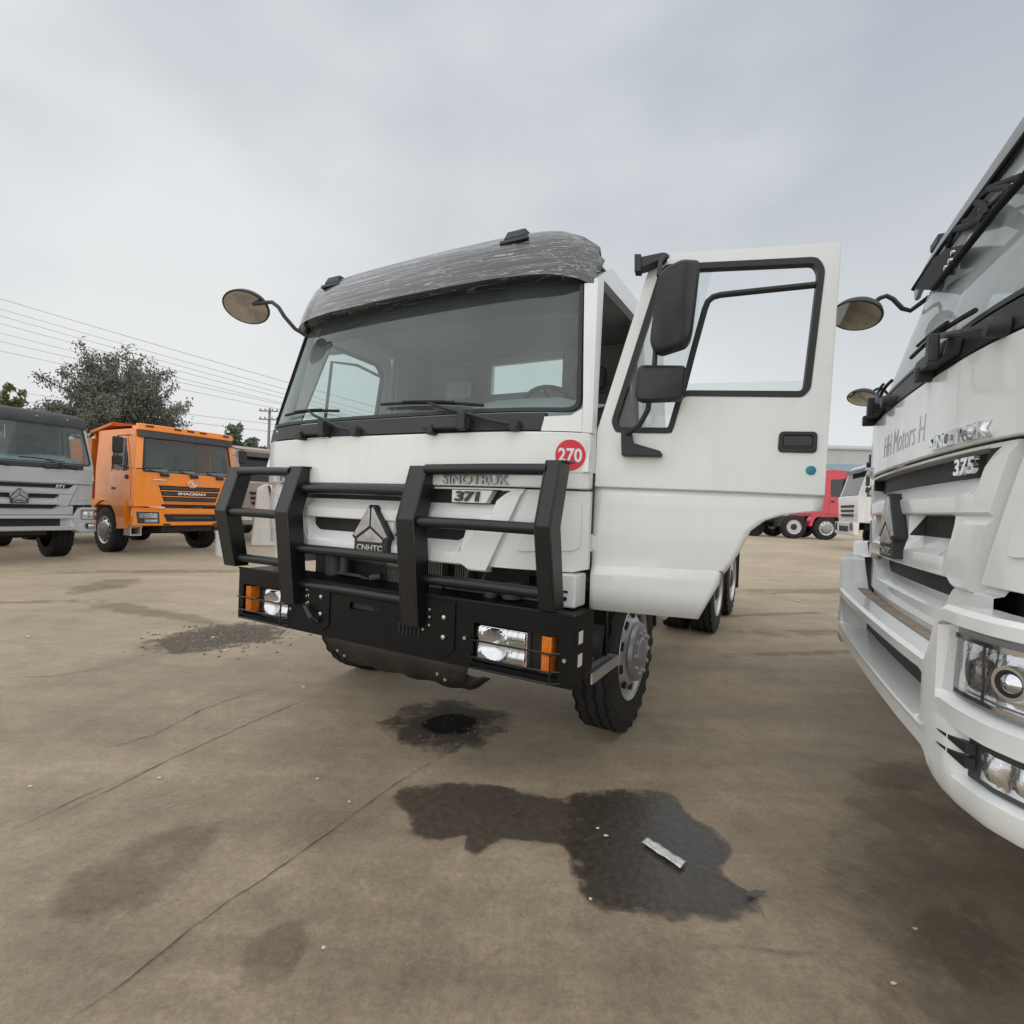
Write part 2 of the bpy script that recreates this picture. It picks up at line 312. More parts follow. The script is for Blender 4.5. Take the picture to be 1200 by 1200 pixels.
# ------------------------------------------------------------------ mesh helpers
class MB:
    def __init__(s): s.bm = bmesh.new()
    def box(s, x0, x1, y0, y1, z0, z1, mi=0):
        v = [s.bm.verts.new((x, y, z)) for z in (z0, z1) for y in (y0, y1) for x in (x0, x1)]
        for q in ((0, 2, 3, 1), (4, 5, 7, 6), (0, 1, 5, 4), (2, 6, 7, 3), (0, 4, 6, 2), (1, 3, 7, 5)):
            f = s.bm.faces.new([v[i] for i in q]); f.material_index = mi
        return s
    def prism(s, poly, vec, mi=0):
        """poly: list of 3-D points, extruded along vec."""
        vec = Vector(vec); n = len(poly)
        a = [s.bm.verts.new(p) for p in poly]; b = [s.bm.verts.new(Vector(p) + vec) for p in poly]
        fs = [s.bm.faces.new(a), s.bm.faces.new(b[::-1])]
        for i in range(n): fs.append(s.bm.faces.new((a[(i + 1) % n], a[i], b[i], b[(i + 1) % n])))
        for f in fs: f.material_index = mi
        return s
    def ring(s, outer, inner, vec, mi=0):
        """frame between two matched outlines, extruded along vec."""
        vec = Vector(vec); n = len(outer)
        V = [[s.bm.verts.new(Vector(p) + o) for p in L] for L in (outer, inner) for o in (Vector(), vec)]
        oa, ob, ia, ib = V
        for i in range(n):
            j = (i + 1) % n
            for q in ((oa[i], oa[j], ia[j], ia[i]), (ob[j], ob[i], ib[i], ib[j]), (oa[j], oa[i], ob[i], ob[j]), (ia[i], ia[j], ib[j], ib[i])):
                f = s.bm.faces.new(q); f.material_index = mi
        return s
    def tube(s, pts, r, n=10, closed=False, mi=0):
        pts = [Vector(p) for p in pts]; k = len(pts)
        rr = r if isinstance(r, (list, tuple)) else [r] * k
        rings = []; up = None
        for i, p in enumerate(pts):
            a = pts[(i - 1) % k] if (closed or i > 0) else p
            b = pts[(i + 1) % k] if (closed or i < k - 1) else p
            t = (b - a).normalized()
            if up is None: up = t.orthogonal().normalized()
            up = (up - t * up.dot(t)).normalized(); w = t.cross(up)
            rings.append([s.bm.verts.new(p + (up * math.cos(2 * math.pi * j / n) + w * math.sin(2 * math.pi * j / n)) * rr[i]) for j in range(n)])
        for i in range(k if closed else k - 1):
            A, B = rings[i], rings[(i + 1) % k]
            for j in range(n):
                f = s.bm.faces.new((A[j], A[(j + 1) % n], B[(j + 1) % n], B[j])); f.material_index = mi
        if not closed:
            s.bm.faces.new(rings[0][::-1]).material_index = mi; s.bm.faces.new(rings[-1]).material_index = mi
        return s
    def lathe(s, prof, o=(0, 0, 0), axis='X', n=40, cap=True, mi=0):
        """prof: (along, radius) list."""
        rings = []; o = Vector(o)
        for a, r in prof:
            ring = []
            for j in range(n):
                c, q = math.cos(2 * math.pi * j / n) * r, math.sin(2 * math.pi * j / n) * r
                ring.append(s.bm.verts.new(o + (Vector((a, c, q)) if axis == 'X' else Vector((c, a, q)) if axis == 'Y' else Vector((c, q, a)))))
            rings.append(ring)
        for A, B in zip(rings, rings[1:]):
            for j in range(n):
                s.bm.faces.new((A[j], A[(j + 1) % n], B[(j + 1) % n], B[j])).material_index = mi
        if cap:
            s.bm.faces.new(rings[0][::-1]).material_index = mi; s.bm.faces.new(rings[-1]).material_index = mi
        return s
    def grid(s, P, mi=None):
        """P[i][j] points -> quads; mi(i,j) gives the material slot."""
        V = [[s.bm.verts.new(p) for p in row] for row in P]
        for i in range(len(V) - 1):
            for j in range(len(V[0]) - 1):
                f = s.bm.faces.new((V[i][j], V[i][j + 1], V[i + 1][j + 1], V[i + 1][j]))
                if mi: f.material_index = mi(i, j)
        return s
    def build(s, name, m, parent=None, smooth=35, bevel=0.0, segs=2, recalc=True, split=False):
        if split:                                         # every loose piece becomes an object of its own
            seen = set(); out = []
            for v0 in s.bm.verts:
                if v0 in seen: continue
                isl = []; st = [v0]; seen.add(v0)
                while st:
                    v = st.pop(); isl.append(v)
                    for e in v.link_edges:
                        w = e.other_vert(v)
                        if w not in seen: seen.add(w); st.append(w)
                q = MB(); mp = {v: q.bm.verts.new(v.co) for v in isl}
                for f in {f for v in isl for f in v.link_faces}:
                    q.bm.faces.new([mp[v] for v in f.verts]).material_index = f.material_index
                out.append(q.build(name, m, parent, smooth, bevel, segs, recalc))
            s.bm.free(); return out
        if recalc: bmesh.ops.recalc_face_normals(s.bm, faces=s.bm.faces)
        me = bpy.data.meshes.new(name); s.bm.to_mesh(me); s.bm.free()
        for q in (m if isinstance(m, (list, tuple)) else [m]): me.materials.append(q)
        if smooth:
            me.polygons.foreach_set('use_smooth', [True] * len(me.polygons))
            me.set_sharp_from_angle(angle=R(smooth))
        o = link(name, me, parent)
        if bevel:
            md = o.modifiers.new('bevel', 'BEVEL'); md.width = bevel; md.segments = segs; md.limit_method = 'ANGLE'; md.angle_limit = R(38)
            md.harden_normals = True
        return o

def link(name, me, parent=None):
    o = bpy.data.objects.new(name, me); COL.objects.link(o)
    if parent: o.parent = parent
    return o
def thing(name, label, cat, loc=(0, 0, 0), rz=0.0, group=None):
    o = bpy.data.objects.new(name, None); COL.objects.link(o); o.location = loc; o.rotation_euler = (0, 0, rz)
    o.empty_display_size = 0.3
    return tag(o, label, cat, group)
def tag(o, label, cat, group=None):
    o['label'] = label; o['category'] = cat
    if group: o['group'] = group
    return o
def copy_tree(o, parent=None):
    c = o.copy(); COL.objects.link(c); c.parent = parent
    for ch in list(o.children): copy_tree(ch, c)
    return c

def text_mesh(body, u0, u1, z0, z1, place, extr=0.004, shear=0.0, bold=0.0, bev=0.0):
    """letters fitted into a rectangle; place(u, z, d) maps them (d = height off the surface)."""
    cu = bpy.data.curves.new('letters', 'FONT'); cu.body = body; cu.extrude = 0.5; cu.offset = bold; cu.shear = shear; cu.resolution_u = 3
    cu.bevel_depth = bev
    o = bpy.data.objects.new('letters', cu)
    me = bpy.data.meshes.new_from_object(o)
    bpy.data.objects.remove(o); 
    xs = [v.co.x for v in me.vertices]; ys = [v.co.y for v in me.vertices]
    ax, bx, ay, by = min(xs), max(xs), min(ys), max(ys)
    for v in me.vertices:
        u = u0 + (v.co.x - ax) / (bx - ax) * (u1 - u0); z = z0 + (v.co.y - ay) / (by - ay) * (z1 - z0)
        v.co = place(u, z, extr if v.co.z > 0 else 0.0)
    me.materials.clear()
    return me
def letters(name, me, m, parent):
    me.name = name; me.materials.append(m); return link(name, me, parent)

# ------------------------------------------------------------------ ground
def sm(a, b, x):
    t = min(1, max(0, (x - a) / (b - a))); return t * t * (3 - 2 * t)
def gz(x, y):
    """the yard climbs a little towards its far right corner"""
    return 0.37 * sm(9, 19, y) * sm(2, 10, x)
def axis(vals):
    out = []
    for a, b, st in vals:
        k = max(1, round((b - a) / st)); out += [a + (b - a) * i / k for i in range(k)]
    return out + [vals[-1][1]]
gx = axis([(-1500, -60, 240), (-60, -12, 8), (-12, 24, 1.0), (24, 60, 9), (60, 1500, 240)])
gy = axis([(-40, 0, 8), (0, 24, 1.0), (24, 60, 6), (60, 300, 40), (300, 2000, 340)])
g = MB().grid([[(x, y, gz(x, y)) for x in gx] for y in gy]).build('ground', M['ground'], smooth=80)
g['kind'] = 'structure'

def stain(name, pts, m, lift=0.004, rings=(0.0, 0.55, 0.8, 1.0, 1.12), vals=(1.0, 1.0, 0.75, 0.42, 0.0)):
    pts2 = []
    k = len(pts)
    for i in range(k):                                   # smooth, denser outline
        p0, p1, p2, p3 = [Vector(pts[(i + d) % k]) for d in (-1, 0, 1, 2)]
        for t in (0, .25, .5, .75):
            pts2.append(0.5 * ((2 * p1) + (p2 - p0) * t + (2 * p0 - 5 * p1 + 4 * p2 - p3) * t * t + (3 * p1 - p0 - 3 * p2 + p3) * t ** 3))
    c = sum(pts2, Vector((0, 0))) / len(pts2)
    bm = bmesh.new(); lay = bm.verts.layers.float.new('inside')
    R_ = []
    for s_, val in zip(rings, vals):
        ring = []
        if s_ == 0.0:
            v = bm.verts.new((c.x, c.y, gz(c.x, c.y) + lift)); v[lay] = val; R_.append([v]); continue
        for p in pts2:
            q = c + (p - c) * s_; v = bm.verts.new((q.x, q.y, gz(q.x, q.y) + lift)); v[lay] = val; ring.append(v)
        R_.append(ring)
    n = len(pts2)
    for a, b in zip(R_, R_[1:]):
        for i in range(n):
            j = (i + 1) % n
            bm.faces.new((a[0], b[i], b[j]) if len(a) == 1 else (a[i], b[i], b[j], a[j]))
    me = bpy.data.meshes.new(name); bm.to_mesh(me); bm.free(); me.materials.append(m)
    o = link(name, me); o['kind'] = 'structure'
    return o
wetR = [(0.352, 2.693), (0.502, 2.76), (0.777, 2.789), (0.895, 2.731), (0.912, 2.581), (0.98, 2.482), (1.023, 2.389), (0.986, 2.27), (0.924, 2.186), (0.947, 2.098), (1.001, 2.045), (0.944, 1.956), (0.802, 1.916), (0.644, 1.909), (0.465, 1.94), (0.345, 1.976), (0.312, 2.102), (0.305, 2.257), (0.265, 2.342), (0.238, 2.501)]
wetL = [(-0.542, 2.606), (-0.47, 2.714), (-0.302, 2.769), (-0.124, 2.782), (0.056, 2.753), (0.23, 2.684), (0.381, 2.636), (0.37, 2.347), (0.169, 2.318), (0.057, 2.329), (-0.036, 2.294), (-0.087, 2.217), (-0.144, 2.258), (-0.152, 2.346), (-0.243, 2.31), (-0.317, 2.306), (-0.421, 2.36), (-0.427, 2.491)]
stain('wet_oil_stain', wetR, M['oil'], 0.004)
stain('wet_oil_stain', wetL, M['oil_soaked'], 0.008)
stain('wet_oil_stain', [(0.96, 2.03), (1.0, 2.058), (1.052, 2.05), (1.005, 2.03), (0.98, 2.015)], M['oil'], 0.016)
stain('pothole_stain', [(-0.80, 3.46), (-0.70, 3.80), (-0.482, 3.98), (-0.19, 3.92), (0.04, 3.73), (-0.05, 3.35), (-0.256, 3.15), (-0.55, 3.18)], M['damp'], 0.004)
stain('pothole_stain', [(-0.72, 3.46), (-0.62, 3.74), (-0.45, 3.88), (-0.19, 3.80), (-0.02, 3.62), (-0.15, 3.30), (-0.35, 3.22), (-0.58, 3.26)], M['damp'], 0.007)
stain('pothole', [(-0.55, 3.50), (-0.47, 3.63), (-0.334, 3.70), (-0.20, 3.64), (-0.22, 3.45), (-0.33, 3.37), (-0.46, 3.39)], M['pit'], 0.010)
stain('rough_patch', [(-3.496, 5.064), (-3.513, 5.536), (-3.31, 5.967), (-2.946, 6.209), (-2.51, 5.895), (-2.392, 5.461), (-2.623, 5.193), (-2.876, 4.915), (-3.149, 4.848)], M['damp'], 0.004)
stain('dark_stain_and_shade', [(-6.496, 7.823), (-6.653, 8.68), (-6.311, 9.09), (-5.847, 8.33), (-5.972, 7.638), (-6.077, 7.393)], M['faint'], 0.004)
stain('dark_stain_and_shade', [(-5.694, 7.139), (-5.057, 7.0), (-4.303, 6.66), (-3.447, 6.25), (-3.184, 5.947), (-3.762, 6.08), (-4.213, 6.22), (-5.094, 6.55)], M['faint'], 0.008)
stain('faint_stain', [(-1.648, 1.948), (-1.603, 2.092), (-1.501, 2.291), (-1.403, 2.405), (-1.25, 2.307), (-1.177, 2.116), (-1.207, 1.95), (-1.345, 1.801), (-1.487, 1.813)], M['faint'], 0.004)
stain('faint_stain', [(-0.803, 1.657), (-0.798, 1.756), (-0.701, 1.834), (-0.637, 1.781), (-0.62, 1.634), (-0.678, 1.56), (-0.746, 1.571)], M['faint'], 0.004)
stain('faint_stain', [(1.997, 3.081), (2.41, 3.239), (2.581, 3.127), (2.32, 2.918), (2.022, 2.897)], M['faint'], 0.004)
stain('faint_stain', [(1.475, 1.903), (1.742, 2.04), (1.902, 1.963), (1.712, 1.706), (1.49, 1.666), (1.41, 1.757)], M['faint'], 0.004)
stain('dark_stain_and_shade', [(1.2, 1.55), (1.25, 2.0), (1.6, 2.5), (2.1, 2.9), (2.9, 2.7), (2.7, 1.9), (2.1, 1.4), (1.6, 1.3)], M['faint'], 0.0065)  # grimy stain widened to paint in shade and lens darkening beside the right truck
# tyre drags across the open yard on the right
for (x0, y0, x1, y1, w) in [(2.2, 5.5, 5.0, 6.2, .10), (3.0, 6.6, 6.4, 7.3, .16), (2.7, 7.5, 4.9, 8.3, .09), (4.4, 10.2, 9.3, 11.4, .26), (3.6, 4.7, 4.9, 5.2, .20), (-8.0, 9.3, -4.6, 10.6, .25), (-7.5, 6.3, -5.6, 7.0, .12)]:
    d = Vector((x1 - x0, y1 - y0)); nrm = Vector((-d.y, d.x)).normalized() * w
    a = Vector((x0, y0)); pp = [a + d * t + nrm * s_ * (0.6 + 0.8 * rnd.random()) for s_, ts in ((1, (0, .2, .4, .6, .8, 1)), (-1, (1, .8, .6, .4, .2, 0))) for t in ts]
    stain('tyre_drag', [tuple(p) for p in pp], M['faint'], 0.005)
# cracks and the slab joint
def ribbon(bm, pts, w, jit):
    dense = []
    for a, b in zip(pts, pts[1:]):
        a = Vector(a); b = Vector(b); k = max(2, int((b - a).length / 0.045))
        for i in range(k): dense.append(a + (b - a) * i / k)
    dense.append(Vector(pts[-1])); prev = None; n = len(dense)
    for i, p in enumerate(dense):
        t = (dense[min(i + 1, n - 1)] - dense[max(i - 1, 0)]).normalized(); nn = Vector((-t.y, t.x))
        p = p + nn * (rnd.random() - .5) * jit
        ww = w * .7 * (0.25 + 1.0 * rnd.random()) * min(1, 0.15 + min(i, n - 1 - i) / 6)
        cur = [bm.verts.new((*(p + nn * ww), 0.0045)), bm.verts.new((*(p - nn * ww), 0.0045))]
        if prev: bm.faces.new((prev[0], prev[1], cur[1], cur[0]))
        prev = cur
bm = bmesh.new()
for pts, w, jit in [
    ([(-1.174, 1.456), (-1.1, 1.584), (-1.046, 1.744), (-0.97, 1.92), (-0.899, 2.034), (-0.805, 2.218), (-0.674, 2.509), (-0.531, 2.795), (-0.344, 3.099)], .0035, .007),
    ([(-2.114, 2.235), (-2.042, 2.403), (-1.988, 2.58), (-1.9, 2.751), (-1.831, 2.848)], .003, .012),
    ([(-3.876, 4.062), (-3.553, 4.143), (-3.373, 4.339), (-3.208, 4.6)], .0045, .012),
    ([(-1.999, 2.353), (-1.937, 2.568), (-1.834, 2.925), (-1.729, 3.204), (-1.625, 3.47), (-1.415, 3.964)], .004, .015),
    ([(-2.293, 2.967), (-2.118, 3.205), (-2.062, 3.646), (-1.817, 4.145)], .004, .02),
    ([(-0.02, 3.70), (-0.089, 3.604), (-0.211, 3.303), (-0.376, 3.044)], .012, .02),
    ([(0.95, 2.06), (0.99, 1.97), (0.97, 1.90)], .0025, .006)]:
    ribbon(bm, pts, w, jit)
me = bpy.data.meshes.new('ground_crack'); bm.to_mesh(me); bm.free(); me.materials.append(M['crack'])
o = link('ground_crack', me); o['kind'] = 'structure'
# loose bits
grv = MB()
for _ in range(1500):
    if _ < 700:
        x = rnd.gauss(-2.95, .26); y = rnd.gauss(5.5, .25); s_ = rnd.uniform(.008, .026)
    elif _ < 820:
        x = rnd.gauss(-.32, .13); y = rnd.gauss(3.55, .12); s_ = rnd.uniform(.006, .02)
    else:
        x = rnd.uniform(-4, 3.5); y = rnd.uniform(1.2, 8); s_ = rnd.uniform(.0015, .0045)
    h = s_ * rnd.uniform(.5, .9)
    bs = [(x + math.cos(a) * s_ * rnd.uniform(.6, 1), y + math.sin(a) * s_ * rnd.uniform(.6, 1), .002) for a in (0.3, 1.4, 2.6, 3.9, 5.2)]
    ap = grv.bm.verts.new((x, y, h)); vs_ = [grv.bm.verts.new(b) for b in bs]
    for i in range(5): grv.bm.faces.new((vs_[i], vs_[(i + 1) % 5], ap))
o = grv.build('loose_gravel', mat('gravel', (0.17, 0.145, 0.115), 0.85, var=0.5, scale=20), smooth=0); o['kind'] = 'stuff'

# ------------------------------------------------------------------ the cab shared by the white and silver trucks
# truck frame: X to the viewer's right when facing the grille, Y backwards, Z up, origin below the middle of the front
def yf(u, z):
    s_ = max(-1.15, min(1.15, u / 1.15))
    return 0.03 + 0.05 * s_ ** 2 + 0.09 * s_ ** 6 + 0.31 * max(0.0, z - 1.9)
def sx(z):
    return 1.25 - 0.10 * max(0.0, z - 1.9)
def fpatch(poly, off=0.0, thick=0.03, du=0.06, dz=0.12, mb=None, yfun=yf, mi=0):
    """outline in (u, z) laid on the curved cab front and given thickness (towards the inside)."""
    mb = mb or MB(); bm = bmesh.new()
    bm.faces.new([bm.verts.new((u, 0, z)) for u, z in poly])
    us = [p[0] for p in poly]; zs = [p[1] for p in poly]
    k = int(min(us) / du) * du
    while k < max(us):
        bmesh.ops.bisect_plane(bm, geom=bm.verts[:] + bm.edges[:] + bm.faces[:], plane_co=(k, 0, 0), plane_no=(1, 0, 0), dist=1e-5); k += du
    if dz:
        k = min(zs) + dz
        while k < max(zs) - 1e-4:
            bmesh.ops.bisect_plane(bm, geom=bm.verts[:] + bm.edges[:] + bm.faces[:], plane_co=(0, 0, k), plane_no=(0, 0, 1), dist=1e-5); k += dz
    vm = {}
    for v in bm.verts:
        y = yfun(v.co.x, v.co.z) + off
        vm[v] = (mb.bm.verts.new((v.co.x, y, v.co.z)), mb.bm.verts.new((v.co.x, y + thick, v.co.z)))
    for f in bm.faces:
        mb.bm.faces.new([vm[v][0] for v in f.verts]).material_index = mi
        mb.bm.faces.new([vm[v][1] for v in reversed(f.verts)]).material_index = mi
    for e in bm.edges:
        if len(e.link_faces) == 1:
            a, b = e.verts
            mb.bm.faces.new((vm[a][0], vm[b][0], vm[b][1], vm[a][1])).material_index = mi
    bm.free(); return mb
def fplace(off):
    return lambda u, z, d: (u, yf(u, z) - off - d, z)
def mirror(poly): return [(-u, z) for u, z in poly][::-1]
def rounded(pts, r=0.06, n=5):
    out = []; k = len(pts)
    for i in range(k):
        p = Vector(pts[i]); a = (Vector(pts[i - 1]) - p); b = (Vector(pts[(i + 1) % k]) - p)
        q = min(r, a.length * .45, b.length * .45); a = p + a.normalized() * q; b = p + b.normalized() * q
        for j in range(n + 1):
            t = j / n; out.append(tuple((a * (1 - t) + p * t) * (1 - t) + (p * (1 - t) + b * t) * t))
    return out
def groove(z): return 0.77 + (z - 1.139) / (1.565 - 1.139) * 0.187

def grille(root, pm, lower):
    """slatted centre of the front: each row is a curve across the truck, slots sink behind the slats."""
    N = 180; ts = [-1 + 2 * i / N for i in range(N + 1)]
    def pres(u, e):                                   # 1 inside a slot, fading at its rounded end
        return 1 - sm(e - 0.13, e, abs(u))
    rows = []
    def add(zf, yfn, blk=None): rows.append((zf, yfn, blk))
    add(lambda u: 1.565, lambda u: 0.012)
    # top slot: one black strip from side to side
    e1 = 0.82
    add(lambda u: 1.556, lambda u: 0.014)
    add(lambda u: 1.553, lambda u: 0.014 + 0.05 * (abs(u) < e1), 1)
    add(lambda u: 1.553 - 0.071 * pres(u, e1 + .06) - .004, lambda u: 0.014 + 0.046 * (abs(u) < e1 - .03))
    add(lambda u: 1.540 - 0.122 * pres(u, e1 + .06), lambda u: 0.010 - 0.010 * pres(u, e1))
    add(lambda u: 1.530 - 0.120 * pres(u, e1 + .06), lambda u: 0.004 - 0.004 * pres(u, e1))
    add(lambda u: 1.366, lambda u: 0.002)
    # second slot, parted in the middle by a block behind the emblem
    e2 = 0.665
    step = lambda u: 0.026 * sm(.60, .66, abs(u))
    add(lambda u: 1.360 + 0 * u, lambda u: 0.006)
    s2 = lambda u: pres(u, e2) * sm(0.135, 0.15, abs(u))
    add(lambda u: 1.355, lambda u: 0.016 + 0.052 * (s2(u) > .25), 2)
    add(lambda u: 1.349 - 0.074 * pres(u, e2), lambda u: 0.016 + 0.048 * (s2(u) > .30))
    add(lambda u: 1.338 - 0.123 * pres(u, e2 + .04), lambda u: 0.012 - 0.010 * pres(u, e2))
    add(lambda u: 1.329 - 0.121 * pres(u, e2 + .04), lambda u: 0.004 - 0.003 * pres(u, e2))
    add(lambda u: 1.158 - step(u), lambda u: 0.002)
    add(lambda u: 1.150 - step(u), lambda u: 0.010)
    add(lambda u: 1.146 - step(u), lambda u: 0.035)
    P = []
    for zf, yfn, _ in rows:
        row = []
        for t in ts:
            z0 = zf(t * .86); u = t * (groove(z0) - 0.012); z = zf(u)
            row.append((u, yf(u, z) + yfn(u), z))
        row = [(row[0][0], row[0][1] + .06, row[0][2])] + row + [(row[-1][0], row[-1][1] + .06, row[-1][2])]
        P.append(row)
    def mi(i, j):
        u = ts[min(max(j - 1, 0), N)] * .86
        if rows[i][2] == 1 and abs(u) < e1 - .02: return 1
        if rows[i][2] == 2 and s2(u) > .28: return 1
        return 0
    g_ = MB().grid(P, mi).build('grille', [pm, M['mesh_black']], root, smooth=28)
    if lower:
        rows = []; e3 = 0.64
        s3 = lambda u: pres(u, e3)
        add(lambda u: 1.150, lambda u: 0.055); add(lambda u: 1.145, lambda u: 0.055 + .03 * (s3(u) > .2), 3)
        add(lambda u: 1.138 - .068 * s3(u), lambda u: 0.05 + .03 * (s3(u) > .25))
        add(lambda u: 1.128 - .103 * s3(u), lambda u: 0.045 - .025 * s3(u)); add(lambda u: 1.120 - .102 * s3(u), lambda u: 0.02)
        add(lambda u: 0.962, lambda u: 0.02); add(lambda u: 0.955, lambda u: 0.03); add(lambda u: 0.90, lambda u: 0.035)
        P = [[((u := t * .86), yf(u, zf(u)) + yfn(u), zf(u))[0:3] for t in ts] for zf, yfn, _ in rows]
        MB().grid(P, lambda i, j: 1 if rows[i][2] == 3 and s3(ts[j] * .86) > .22 else 0).build('lower_grille', [pm, M['mesh_black']], root, smooth=28)
    return g_

def emblem(root):
    S = lambda x, y: ((x - 530) * 1.2e-3, 1.448 - (y - 285) * 7.9e-4)
    base = [S(*p) for p in ((512, 285), (531, 308), (550, 308), (573, 285), (668, 500), (642, 518), (625, 530), (642, 548), (642, 640), (418, 640), (418, 500), (412, 478))]
    sym = [(-0.016, 1.452), (0.0, 1.432), (0.016, 1.452), (0.15, 1.262), (0.128, 1.243), (0.128, 1.172), (-0.128, 1.172), (-0.128, 1.243), (-0.15, 1.262)]
    e = MB().prism([(u, -0.004, z) for u, z in sym], (0, 0.045, 0)).build('emblem', M['black_plastic'], root, bevel=.004)
    mb = MB()
    for s_ in (1, -1):
        mb.prism([(s_ * u, -0.012, z) for u, z in ((0.016, 1.438), (0.006, 1.425), (0.006, 1.325), (0.110, 1.258), (0.134, 1.268))], (0, 0.012, 0))
    mb.prism([(u, -0.012, z) for u, z in ((0, 1.312), (0.098, 1.250), (0.098, 1.232), (-0.098, 1.232), (-0.098, 1.250))], (0, 0.012, 0))
    mb.build('emblem_blade', M['emblem'], e, bevel=.003, split=True)
    letters('letter', text_mesh('CNHTC', -0.10, 0.10, 1.183, 1.218, lambda u, z, d: (u, -0.005 - d, z), .006, bold=.03), M['chrome'], e)

def wiper(root, ux, tip0, tip1, flip=1):
    """arm on a round foot at ux, blade from tip0 to tip1 (u, z)."""
    p = lambda u, z, o: (u, yf(u, z) - o, z)
    w = MB().tube([p(ux, 1.885, .03), p(ux - .10, 1.905, .05), p((tip0[0] + tip1[0]) / 2 + .10, 2.0, .045), p((tip0[0] + tip1[0]) / 2, (tip0[1] + tip1[1]) / 2 + .012, .035)], [.016, .013, .009, .006], 8)
    w.lathe([(-.05, .026), (-.035, .03), (0.0, .03)], (ux, yf(ux, 1.885), 1.885), 'Y', 14)
    o = w.build('wiper', M['black_plastic'], root)
    b = MB(); n = 8
    pts = [p(tip0[0] + (tip1[0] - tip0[0]) * i / n, tip0[1] + (tip1[1] - tip0[1]) * i / n + .012 * math.sin(math.pi * i / n), .018) for i in range(n + 1)]
    b.tube(pts, .009, 6); b.tube([Vector(q) + Vector((0, -.018, 0.004)) for q in pts[2:-2]], .007, 6)
    b.build('wiper_blade', M['rubber'], o)

def seat(root, x, wrapped):
    s_ = MB(); s_.box(x - .24, x + .24, 1.05, 1.55, 1.55, 1.72); o = s_.build('seat', M['seat'], root, bevel=.05, segs=3)
    b = MB(); b.prism([(x - .23, 1.45, 1.70), (x - .23, 1.60, 1.70), (x - .23, 1.72, 2.38), (x - .23, 1.62, 2.40)], (.46, 0, 0)); b.build('seat_back', M['wrap'] if wrapped else M['seat'], o, bevel=.05, segs=3)
    h = MB(); h.box(x - .13, x + .13, 1.64, 1.73, 2.42, 2.60); h.build('headrest', M['wrap'] if wrapped else M['seat'], o, bevel=.04, segs=3)

WIN = [(0.395, 1.885), (1.245, 1.945), (1.285, 2.60), (1.21, 2.68), (0.66, 2.70), (0.41, 1.96)]      # door window (y, z) behind the hinge line at y = .3
def side_poly(poly, sgn, off=0.0, thick=0.04, mb=None):
    mb = mb or MB(); a = [(sgn * (sx(z) + off), y, z) for y, z in poly]
    return mb.prism(a, (-sgn * thick, 0, 0))
def side_ring(outer, inner, sgn, off, thick, mb=None):
    mb = mb or MB()
    f = lambda L: [(sgn * (sx(z) + off), y, z) for y, z in L]
    return mb.ring(f(outer), f(inner), (-sgn * thick, 0, 0))
DOORWIN_OUT = [(0.31, 1.60), (1.345, 1.60), (1.36, 2.66), (1.33, 2.76), (0.56, 2.76), (0.31, 1.92)]

def closed_door(root, sgn, pm):
    d = side_ring(DOORWIN_OUT, WIN, sgn, 0.004, 0.045).build('door', pm, root, smooth=30)
    low = side_poly([(0.31, 0.98), (0.84, 0.98), (0.96, 1.22), (1.10, 1.42), (1.345, 1.50), (1.345, 1.595), (0.31, 1.595)], sgn, 0.008, 0.045)
    low.build('door_skin', pm, d)
    side_poly(WIN, sgn, -0.02, 0.006).build('door_glass', M['pane'], d)
    cy = sum(p[0] for p in WIN) / 6; cz = sum(p[1] for p in WIN) / 6
    inn = [(cy + (y - cy) * .94, cz + (z - cz) * .94) for y, z in WIN]
    side_ring(WIN, inn, sgn, -0.006, 0.03).build('window_seal', M['seal'], d)
    side_poly([(1.14, 1.76), (1.30, 1.76), (1.30, 1.86), (1.14, 1.86)], sgn, 0.014, 0.02).build('door_handle', M['black_plastic'], d, bevel=.008)

def side_mirror(root, sgn, pm):
    """pair of mirrors on a bent tube in front of the door."""
    X = sgn * 1.50
    a = MB().tube([(sgn * 1.24, .42, 1.80), (sgn * 1.36, .35, 1.84), (X, .33, 2.02), (X, .36, 2.55), (sgn * 1.36, .42, 2.74), (sgn * 1.20, .52, 2.74)], .013, 8)
    o = a.build('mirror_arm', M['black_plastic'], root)
    m1 = MB(); m1.box(X - .11, X + .11, .30, .38, 2.28, 2.66); m1.build('mirror', M['black_plastic'], o, bevel=.03, segs=3)
    m2 = MB(); m2.box(X - .11, X + .11, .30, .37, 2.04, 2.22); m2.build('mirror', M['black_plastic'], o, bevel=.03, segs=3)

def round_mirror(root, foot, bends, disc, r=.215, nrm=(0.25, -0.55, -0.80), arm=True):
    """round view-down mirror on a bent tube from the top of the pillar."""
    o = MB().tube([foot] + bends, .014, 8).build('front_mirror_arm', M['black_plastic'], root)
    q = Vector(nrm).normalized().to_track_quat('Z', 'Y').to_matrix()
    def disc_mb(prof):
        mb = MB(); mb.lathe(prof, (0, 0, 0), 'Z', 32)
        for v in mb.bm.verts: v.co = q @ Vector((v.co.x, v.co.y * .82, v.co.z)) + Vector(disc)
        return mb
    h = disc_mb([(-.075, .06), (-.06, .11), (-.03, r * .9), (0, r), (.012, r)]).build('mirror_shell', M['black_plastic'], o)
    disc_mb([(.0125, r * .93), (.016, r * .6), (.018, .01)]).build('mirror_glass', M['mirror'], o)

